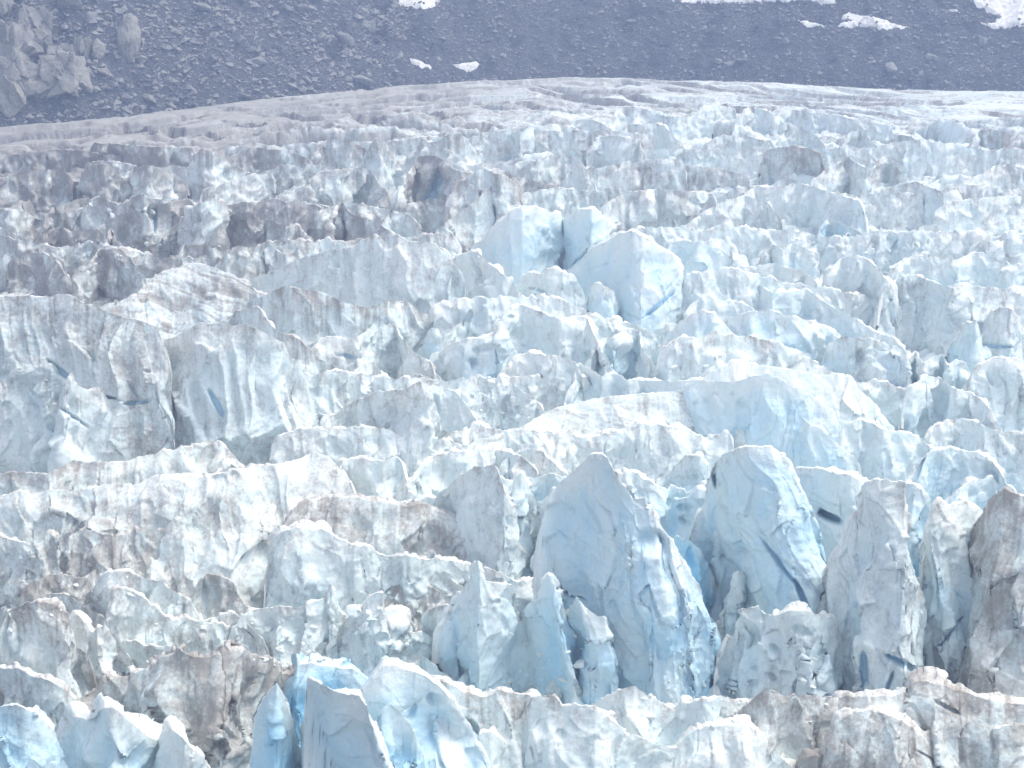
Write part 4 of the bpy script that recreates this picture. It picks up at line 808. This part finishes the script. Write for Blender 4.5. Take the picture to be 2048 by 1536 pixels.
S('M2', '590,960 640,840 690,815 740,890 800,930 880,960 960,970 1060,1050', 'dark fluted grey fin behind the white fluted wall', 'ice_fin', h=(330, 260), dirt=.3, blue=.03, k=.4)
S('M2', '800,930 850,890 920,880 980,890 1020,950', 'small clean snow cap among grey ice above the white fluted wall', 'ice_block', h=110, dirt=-.2, blue=.05, w=1.0, top=2.2)
S('M2', '1000,1000 1060,900 1160,900 1240,930 1300,1000 1340,1060', 'pale ringed lump above the white fluted wall', 'ice_block', h=220, dirt=.1, blue=.04, k=.6)
S('M1', '-80,650 0,640 90,600 200,565 320,560 450,550 520,580', 'grey cliff row with dark gaps at the dirty side of the glacier', 'ice_wall', h=250, dirt=.4, blue=0, w=1.0, top=1.4, flute=1.7, k=.35)
S('M1', '440,720 470,640 560,630 640,660 680,560 740,510 860,510 920,560 960,600 1000,640', 'grey upright blocks in the middle of the dirty cliff row', 'ice_wall', b=(830, 830), dirt=.32, blue=.0, w=.9, flute=1.6, k=.35)
S('M1', '960,760 1010,640 1070,560 1180,520 1260,540 1380,580 1440,640', 'dirty slanting grey block beside the upright blocks', 'ice_block', b=(860, 800), dirt=.34, blue=0, w=.9, flute=1.3)
S('M1', '700,500 800,487 900,490 1000,505 1090,530', 'flat lit slab top with a pale edge in the dirty cliff row', 'ice_slab', h=130, dirt=.32, blue=0, w=1.6, top=2)
S('M1', '60,440 180,430 320,410 450,395 600,400 760,420 880,460', 'dark long cliff below the smooth grey margin ice', 'ice_wall', h=150, dirt=.45, blue=0, w=1.6, flute=1.3, k=.2)
S('M1', '760,350 860,345 960,350 1060,360 1150,370 1300,375 1520,385', 'deep shadowed cliff with smooth ice on top, near the dirty margin', 'ice_wall', h=190, dirt=.42, blue=0, w=1.8, flute=1.2, k=.12)
S('M1', '1480,640 1540,440 1620,380 1720,420 1840,460 1930,540 1960,570', 'rounded grey hump with pale bands in the far icefall', 'ice_hump', b=(700, 690), dirt=.2, blue=.02, k=.6, top=2)
S('M1', '680,880 720,800 800,765 860,800 920,830 1010,820 1090,760 1150,740 1220,800 1300,830 1400,810 1500,790', 'tall grey curtain of ice with a blue hollow', 'ice_wall', b=(1150, 1180), dirt=.25, blue=.06, k=.35, flute=1.5, dents=[(770, 950, 40, 60, 0, 2.0), (980, 1080, 40, 80, 0, 1.2), (1240, 960, 16, 120, 0, 1.2)])
S('M1', '1440,980 1500,880 1600,820 1700,790 1780,800 1830,860 1840,920', 'pale grey column block beside the grey curtain', 'ice_column', b=1260, dirt=.2, blue=.05, k=.4, flute=1.4)
S('M1', '1640,720 1740,690 1850,640 1960,610 2048,590 2150,580', 'white edged oblique ridge under the rounded grey hump', 'ice_ridge', h=180, dirt=.1, blue=.05, k=.5)
S('M1', '1820,960 1900,890 1980,900 2060,940 2120,1000', 'crumbled brown block beside the column block', 'ice_block', h=300, dirt=.33, blue=.02, scal=1.6)
S('M1', '-60,880 0,860 100,890 220,890 280,950', 'cream striped hump by the picture side with a black hole behind', 'ice_hump', h=260, dirt=.25, blue=.02, k=.9, top=2, dents=[(300, 1010, 36, 80, 15, 2.5)])
S('M1', '330,1050 370,920 430,850 480,900 520,960', 'brown pillar beside the black hole near the picture side', 'ice_pinnacle', h=230, dirt=.35, blue=0)
S('M1', '420,880 500,840 600,800 700,780', 'layered dirty slab with a white snow spot', 'ice_slab', h=130, dirt=.3, blue=0)
S('M1', '-60,1030 0,1020 80,1060 180,1090 260,1150 320,1220', 'brown white ridge at the picture side above the wide pale cliff', 'ice_ridge', h=190, dirt=.28, blue=.02)
S('M1', '340,1120 400,1050 480,1010 560,1060 640,1040 720,1030 800,1040 860,1100 880,1020 910,1060 930,1130', 'dirty crumbled blocks with one small white tooth', 'ice_rubble', h=260, dirt=.3, blue=.04, scal=1.9)
S('M1', '120,1260 200,1220 300,1215 380,1240 460,1300 520,1400', 'dark gravel stained slab behind the wide pale cliff', 'ice_slab', h=250, dirt=.38, blue=.02, k=.5)
S('M1', '640,1320 720,1290 800,1180 880,1200 960,1200 1040,1260 1100,1340', 'brown grey fins behind the wide pale cliff', 'ice_fin', h=280, dirt=.32, blue=.02, k=.4)
S('M1', '1430,1230 1480,1150 1560,1160 1640,1140 1700,1180 1760,1150', 'grey slivers behind the combed dome', 'ice_fin', h=230, dirt=.25, blue=.05, k=.4)
S('M1', '1760,1290 1820,1210 1900,1160 1980,1180 2060,1240', 'grey pointed block behind the combed dome', 'ice_block', h=250, dirt=.28, blue=.04)
S('M2', '-40,1010 40,960 140,960 230,1010 330,1000 400,1080', 'brown speckled block row behind the combed dome', 'ice_rubble', h=280, dirt=.34, blue=.02, scal=1.7)
S('M2', '-20,1250 60,1190 150,1200 240,1240 330,1220 400,1260', 'tan rubble at the start of the white fluted wall', 'ice_rubble', h=200, dirt=.3, blue=.02, scal=1.8)
# upper middle, far half
S('M3', '-40,230 60,260 150,215 300,195 400,200 500,220 560,290', 'pale sharp edged block row under the far smooth ice', 'ice_block', h=210, dirt=.08, blue=.12, w=.9)
S('M3', '460,210 540,150 620,150 700,180 780,230', 'white pointed slab catching light in the far icefall', 'ice_slab', h=150, dirt=.03, blue=.1, w=.9)
S('M3', '780,170 850,80 920,50 1040,60 1180,100 1250,110', 'big rounded pale hump in the far icefall', 'ice_hump', h=190, dirt=.05, blue=.12, k=.6, w=1.0, top=2.2)
S('M3', '1000,150 1050,90 1130,85 1180,120 1300,130 1450,130 1560,160', 'second rounded hump in front of the big pale one', 'ice_hump', h=160, dirt=.05, blue=.14, k=.6, w=.9, top=2.2)
S('M3', '1450,120 1530,50 1640,40 1760,60', 'smooth pale dome beside the hooded dome', 'ice_dome', h=130, dirt=.04, blue=.12, k=.7, w=1.0, top=2.2)
S('M3', '1800,150 1850,90 1920,55 2000,70 2080,110 2150,140', 'white hooded dome with a dark mouth', 'ice_dome', h=150, dirt=.02, blue=.12, k=.5, w=1.0, top=2.2, dents=[(1910, 125, 14, 50, 32, 1.5)])
S('M3', '880,270 920,190 1000,190 1060,200 1140,185 1210,200 1270,260 1320,320', 'lumpy pale block with green tints in the far icefall', 'ice_block', h=200, dirt=.06, blue=.14, w=.8)
S('M3', '640,360 700,300 800,290 900,300 1020,320 1030,400', 'flat topped pale block in the middle of the far icefall', 'ice_block', h=180, dirt=.05, blue=.1, w=.8, top=2)
S('M3', '1560,340 1640,290 1760,280 1860,280 1960,310 2060,320', 'white ledge above two dark hollows', 'ice_ridge', h=200, dirt=.06, blue=.14, w=.8, dents=[(1745, 390, 40, 70, 10, 2.5), (1960, 340, 40, 70, 10, 2.5)])
S('M3', '220,560 270,470 400,430 480,450 560,500 600,560', 'large pale smooth slab behind the flat faced twin block', 'ice_slab', h=290, dirt=.1, blue=.1, k=.5)
S('M3', '20,660 100,610 200,650 300,680 400,690', 'dirty broken ledge behind the flat faced twin block', 'ice_ridge', h=200, dirt=.25, blue=.04)
S('M3', '420,640 460,570 540,570 600,620 640,690', 'pale block standing behind the domed twin block', 'ice_block', h=260, dirt=.08, blue=.1)
S('M3', '1100,540 1160,490 1290,485 1400,520 1520,535 1680,550 1800,590 1860,600', 'grey dark rimmed wall across the far icefall', 'ice_wall', h=180, dirt=.2, blue=.08, flute=1.3)
S('M3', '740,840 830,770 900,740 1040,730 1180,700 1280,720 1400,740 1580,740', 'broad pinkish grey wall with a light top behind the domed twin block', 'ice_wall', h=(330, 260), dirt=.14, blue=.06, k=.5, flute=1.4)
S('M3', '1350,900 1400,850 1470,835 1500,870 1530,830 1580,860', 'two small round knobs on the pinkish grey wall', 'ice_block', h=120, dirt=.08, blue=.06, top=2.4, w=.9)
S('M3', '1200,1060 1280,1035 1400,1000 1500,920 1600,915 1700,940 1780,950 1840,1030 1860,1110', 'pale grey fluted block behind the big smooth boulder of ice', 'ice_block', h=230, dirt=.1, blue=.1, flute=1.3)
S('M3', '1560,880 1640,820 1760,790 1860,770 1960,790 2060,830 2100,900', 'blue-white broken wall beyond the pinkish grey one', 'ice_wall', h=250, dirt=.1, blue=.15, scal=1.4)
S('M3', '1860,740 1940,695 2040,700 2160,690 2280,660 2400,680 2500,720 2640,760 2760,800', 'long white jagged crest in the far icefall', 'ice_ridge', h=280, dirt=.03, blue=.15, w=.8, scal=1.4, top=1.8)
S('M3', '2060,390 2130,375 2250,370 2360,385 2440,420', 'dark violet grey wall in the far icefall', 'ice_wall', h=260, dirt=.28, blue=.06, flute=1.2)
S('M4', '380,620 480,540 590,470 640,450 700,500 780,540 850,530 900,460 970,455 1020,520 1080,600', 'ridge with a white saddle between two grey peaks', 'ice_ridge', h=200, dirt=.12, blue=.1, k=.6)
S('M4', '80,330 140,260 220,235 310,240 380,280 420,330', 'pale rounded hump with faint bands in the far icefall', 'ice_hump', h=130, dirt=.08, blue=.12, top=2.2, w=.9)
S('M4', '600,320 660,250 740,240 800,300 860,370 920,410', 'small pale pyramid in the far icefall', 'ice_pinnacle', h=130, dirt=.06, blue=.12)
S('M4', '60,130 100,80 200,75 330,100 450,110 600,130 700,160 820,180 960,200', 'white topped grey wall under the far smooth ice', 'ice_wall', h=140, dirt=.08, blue=.12, w=1.0, flute=1.4)
S('M4', '1650,290 1690,240 1800,235 1900,260 2060,270', 'dark violet block by the picture side in the far icefall', 'ice_block', h=120, dirt=.3, blue=.05, w=.9)
S('M4', '960,330 1050,280 1140,290 1200,330 1230,380', 'grey dark shouldered block in the far icefall', 'ice_block', h=110, dirt=.2, blue=.08, w=.9)
S('M4', '1480,700 1600,640 1720,580 1820,520 1900,510 2060,550', 'soft grey ridge in the far icefall by the picture side', 'ice_ridge', h=230, dirt=.15, blue=.1, k=.6)
S('M4', '960,720 1060,670 1180,655 1280,690 1400,740 1500,720', 'snowy rounded crest beyond the saddle ridge', 'ice_ridge', h=230, dirt=.08, blue=.1, w=.8)
S('M4', '1380,850 1480,820 1600,800 1720,780 1850,770 2000,765 2100,770', 'wide pale wall with thin brown veins at the picture side', 'ice_wall', h=300, dirt=.1, blue=.1, k=.6)
S('M4', '440,1000 480,940 560,960 700,1040 800,1100', 'blue shaded slot edge in the far icefall', 'ice_ridge', h=140, dirt=0, blue=.45)
S('M4', '600,1110 640,1060 690,1100 740,1150 800,1180', 'small white teeth beside the blue slot', 'ice_pinnacle', h=110, dirt=0, blue=.2)
S('M4', '340,1180 420,1130 520,1130 580,1180 700,1150 800,1170 900,1100 980,1080 1100,1130', 'bright white crumbled crest below the blue slot', 'ice_ridge', h=150, dirt=.0, blue=.2, scal=1.7, w=.9)
S('M4', '-20,1200 40,1150 120,1200 200,1140 300,1180 380,1220', 'bright white lumps beyond the big smooth boulder of ice', 'ice_block', h=160, dirt=.03, blue=.2, scal=1.4)
S('M4', '1060,1290 1180,1230 1300,1195 1400,1220 1480,1270', 'white peaked slab above the small snowy crest', 'ice_slab', h=140, dirt=.03, blue=.15, w=.8)
S('M4', '1180,1080 1240,1000 1330,990 1400,1040 1440,1130', 'grey-blue rounded block above the white peaked slab', 'ice_block', h=200, dirt=.08, blue=.2, w=.8)
S('M4', '1640,1170 1720,1130 1860,1130 1940,1100 2060,1100', 'soft grey pillow ridge at the picture side above the two white peaks', 'ice_ridge', h=180, dirt=.14, blue=.1, w=.8, top=2)
# ---- broad connecting ridges that the towers stand out from
for pts, lab, kw in [
    ('230,1180 330,1215 450,1260 560,1300 700,1330', 'broad cream slope joining the broken seracs above the pitted dirty hump', dict(b=1460, dirt=.2, blue=.05, k=1.0)),
    ('560,1060 660,1070 760,1095 900,1130 1000,1150 1120,1175 1220,1200', 'broad pale bank of ice behind the central pinnacles', dict(b=1400, dirt=.12, blue=.2, k=.8)),
    ('700,985 760,1005 900,985 1010,950 1120,945 1220,950 1330,975 1450,960 1560,990', 'broad bank joining the grey column and the huge blue slab', dict(b=1230, dirt=.06, blue=.25, k=.7)),
    ('560,862 700,858 830,868 960,890 1100,880 1230,862 1360,850 1450,860', 'wide white bank of ice below the rubble bowl', dict(b=1060, dirt=.1, blue=.08, k=1.0)),
    ('600,735 680,745 760,765 880,748 980,745 1080,752 1170,760', 'wide hummocky bank of ice between the fluted cliff and the rubble bowl', dict(b=930, dirt=.1, blue=.15, k=.9)),
    ('1330,690 1440,672 1560,690 1680,735 1800,775 1920,790 2090,780', 'wide grey blue bank below the isolated rounded block', dict(b=920, dirt=.12, blue=.15, k=.9)),
    ('880,612 1000,590 1110,600 1230,640 1330,655 1440,640 1560,650', 'wide pale bank below the twin blue-white blocks', dict(b=790, dirt=.08, blue=.12, k=.9)),
    ('1380,548 1500,552 1620,566 1740,580 1860,585 1980,575 2090,580', 'wide soft bank below the small snowy crest with two peaks', dict(b=720, dirt=.1, blue=.12, k=.9)),
    ('-40,470 120,485 260,505 400,505 540,490 660,480 800,470 900,480', 'long crumbled grey bank behind the combed dome', dict(b=640, dirt=.34, blue=.02, k=.8)),
    ('1180,470 1300,455 1420,452 1540,462 1660,470 1800,462 1930,460 2090,465', 'long pale bank across the far icefall, above the blue slot', dict(b=590, dirt=.1, blue=.12, k=.8)),
    ('-40,430 150,420 330,400 520,405 700,398 860,400 1000,395', 'long dirty grey bank under the dirty cliff row', dict(b=520, dirt=.34, blue=.02, k=.7)),
    ('980,388 1120,382 1280,390 1440,386 1600,380 1760,388 1900,376 2090,380', 'long pale grey bank behind the long white jagged crest', dict(b=490, dirt=.18, blue=.1, k=.7)),
    ('250,345 420,340 560,332 720,336 880,330 1040,322 1200,328 1360,318', 'long grey ridge line crossing the far icefall', dict(b=430, dirt=.26, blue=.06, k=.7)),
    ('1300,302 1450,300 1600,292 1760,298 1900,288 2090,292', 'long pale ridge line below the far smooth ice', dict(b=380, dirt=.14, blue=.1, k=.7)),
    ('460,292 600,286 740,282 880,276 1020,262 1160,258 1300,262', 'last long grey ridge line before the flat ice of the margin', dict(b=350, dirt=.24, blue=.05, k=.6))]:
    cy_ = np.mean([float(a.split(',')[1]) for a in pts.split()]); kw['b'] = cy_+.42*(kw['b']-cy_)+6; kw['k'] *= .6
    kw = {'w': .9, 'yaw': 0, 'bulge': 0, 'jag': 1.8, 'wave': min(46, .22*(kw['b']-cy_)+10), 'scal': 1.4, 'crestd': .25, **kw}
    S('N', pts, lab, 'ice_ridge', **kw)
print('seracs', n_serac)

# ------------------------------------------------------------------ loose ice chunks lying in the hollows and on ledges
CH = []
for i in range(7):
    me = rock_mesh('ice_chunk', 90+i, (.8, .6, .9, .7, .5, .85, .65)[i], M_ICE, 1, 9); CH.append(me)
bpy.context.view_layer.update(); dg = bpy.context.evaluated_depsgraph_get()
def chunks(x0, y0, x1, y1, n, lo, hi, label, group):
    for k_ in range(n):
        x = random.uniform(x0, x1); y = random.uniform(y0, y1)
        dx, dy, dz = ray(x, y)
        ok, loc, nor, *_ = sc.ray_cast(dg, Vector((0, 0, HC)), Vector((float(dx), float(dy), float(dz))).normalized())
        if not ok or nor.z < .25: continue
        s_ = (lo*(hi/lo)**(random.random()**2))*(loc-Vector((0, 0, HC))).length/FPX
        o = bpy.data.objects.new('ice_chunk', CH[k_ % 7]); col.objects.link(o)
        o.location = loc+Vector((0, 0, -s_*.05)); o.scale = (s_*random.uniform(.8, 1.3), s_*random.uniform(.8, 1.2), s_*random.uniform(.7, 1.2))
        o.rotation_euler = (random.uniform(-.5, .5), random.uniform(-.5, .5), random.uniform(0, 6.28))
        tag(o, label, 'ice chunk', group)
chunks(930, 750, 1090, 850, 45, 7, 26, 'small broken ice chunk in the rubble bowl behind the arched serac', 'ice chunks in the rubble bowl')
chunks(1000, 1260, 1200, 1380, 70, 8, 34, 'broken white ice chunk at the foot of the blue pinnacles', 'ice chunks under the blue pinnacles')
chunks(500, 1230, 680, 1330, 55, 8, 30, 'white ice chunk in the rubble behind the blue cone', 'ice chunks behind the blue cone')
chunks(1560, 480, 1860, 560, 55, 8, 24, 'small white ice chunk beside the blue slot in the far icefall', 'ice chunks beside the blue slot')
chunks(690, 1180, 900, 1300, 30, 12, 34, 'ice chunk among the upright white chunks behind the bright rounded serac', 'ice chunks among the upright white chunks')
chunks(120, 400, 320, 520, 45, 8, 22, 'dirty ice chunk in the crumbled blocks near the small white tooth', 'dirty ice chunks in the crumbled blocks')
chunks(1220, 720, 1420, 770, 25, 9, 24, 'little ice chunk in the heap above the long bright ridge', 'ice chunks above the long bright ridge')
chunks(0, 1150, 420, 1330, 40, 8, 22, 'cream ice chunk on the dirty ledges above the pitted hump', 'ice chunks on the dirty ledges')
chunks(1280, 1360, 1700, 1460, 40, 8, 24, 'white ice chunk on the crumbly ridge under the pitted wall', 'ice chunks under the pitted wall')

# ------------------------------------------------------------------ air between here and the far slope
bm = bmesh.new(); bmesh.ops.create_cube(bm, size=1)
me = bpy.data.meshes.new('haze'); bm.to_mesh(me); bm.free()
hz_ = bpy.data.objects.new('haze', me); col.objects.link(hz_)
zt = max(130, float(Z.max())+5)
hz_.scale = (900, 900, 214); hz_.location = (0, 420, 36)
m = bpy.data.materials.new('pale_blue_haze'); m.use_nodes = True
nt = m.node_tree
for x in list(nt.nodes): nt.nodes.remove(x)
out = nt.nodes.new('ShaderNodeOutputMaterial'); pv = nt.nodes.new('ShaderNodeVolumePrincipled')
pv.inputs['Color'].default_value = (.52, .66, 1.0, 1); pv.inputs['Density'].default_value = HAZE; pv.inputs['Anisotropy'].default_value = 0.0
nt.links.new(pv.outputs[0], out.inputs['Volume']); me.materials.append(m)
tag(hz_, 'thin blue haze over the glacier and the far slope', None, None, 'stuff')
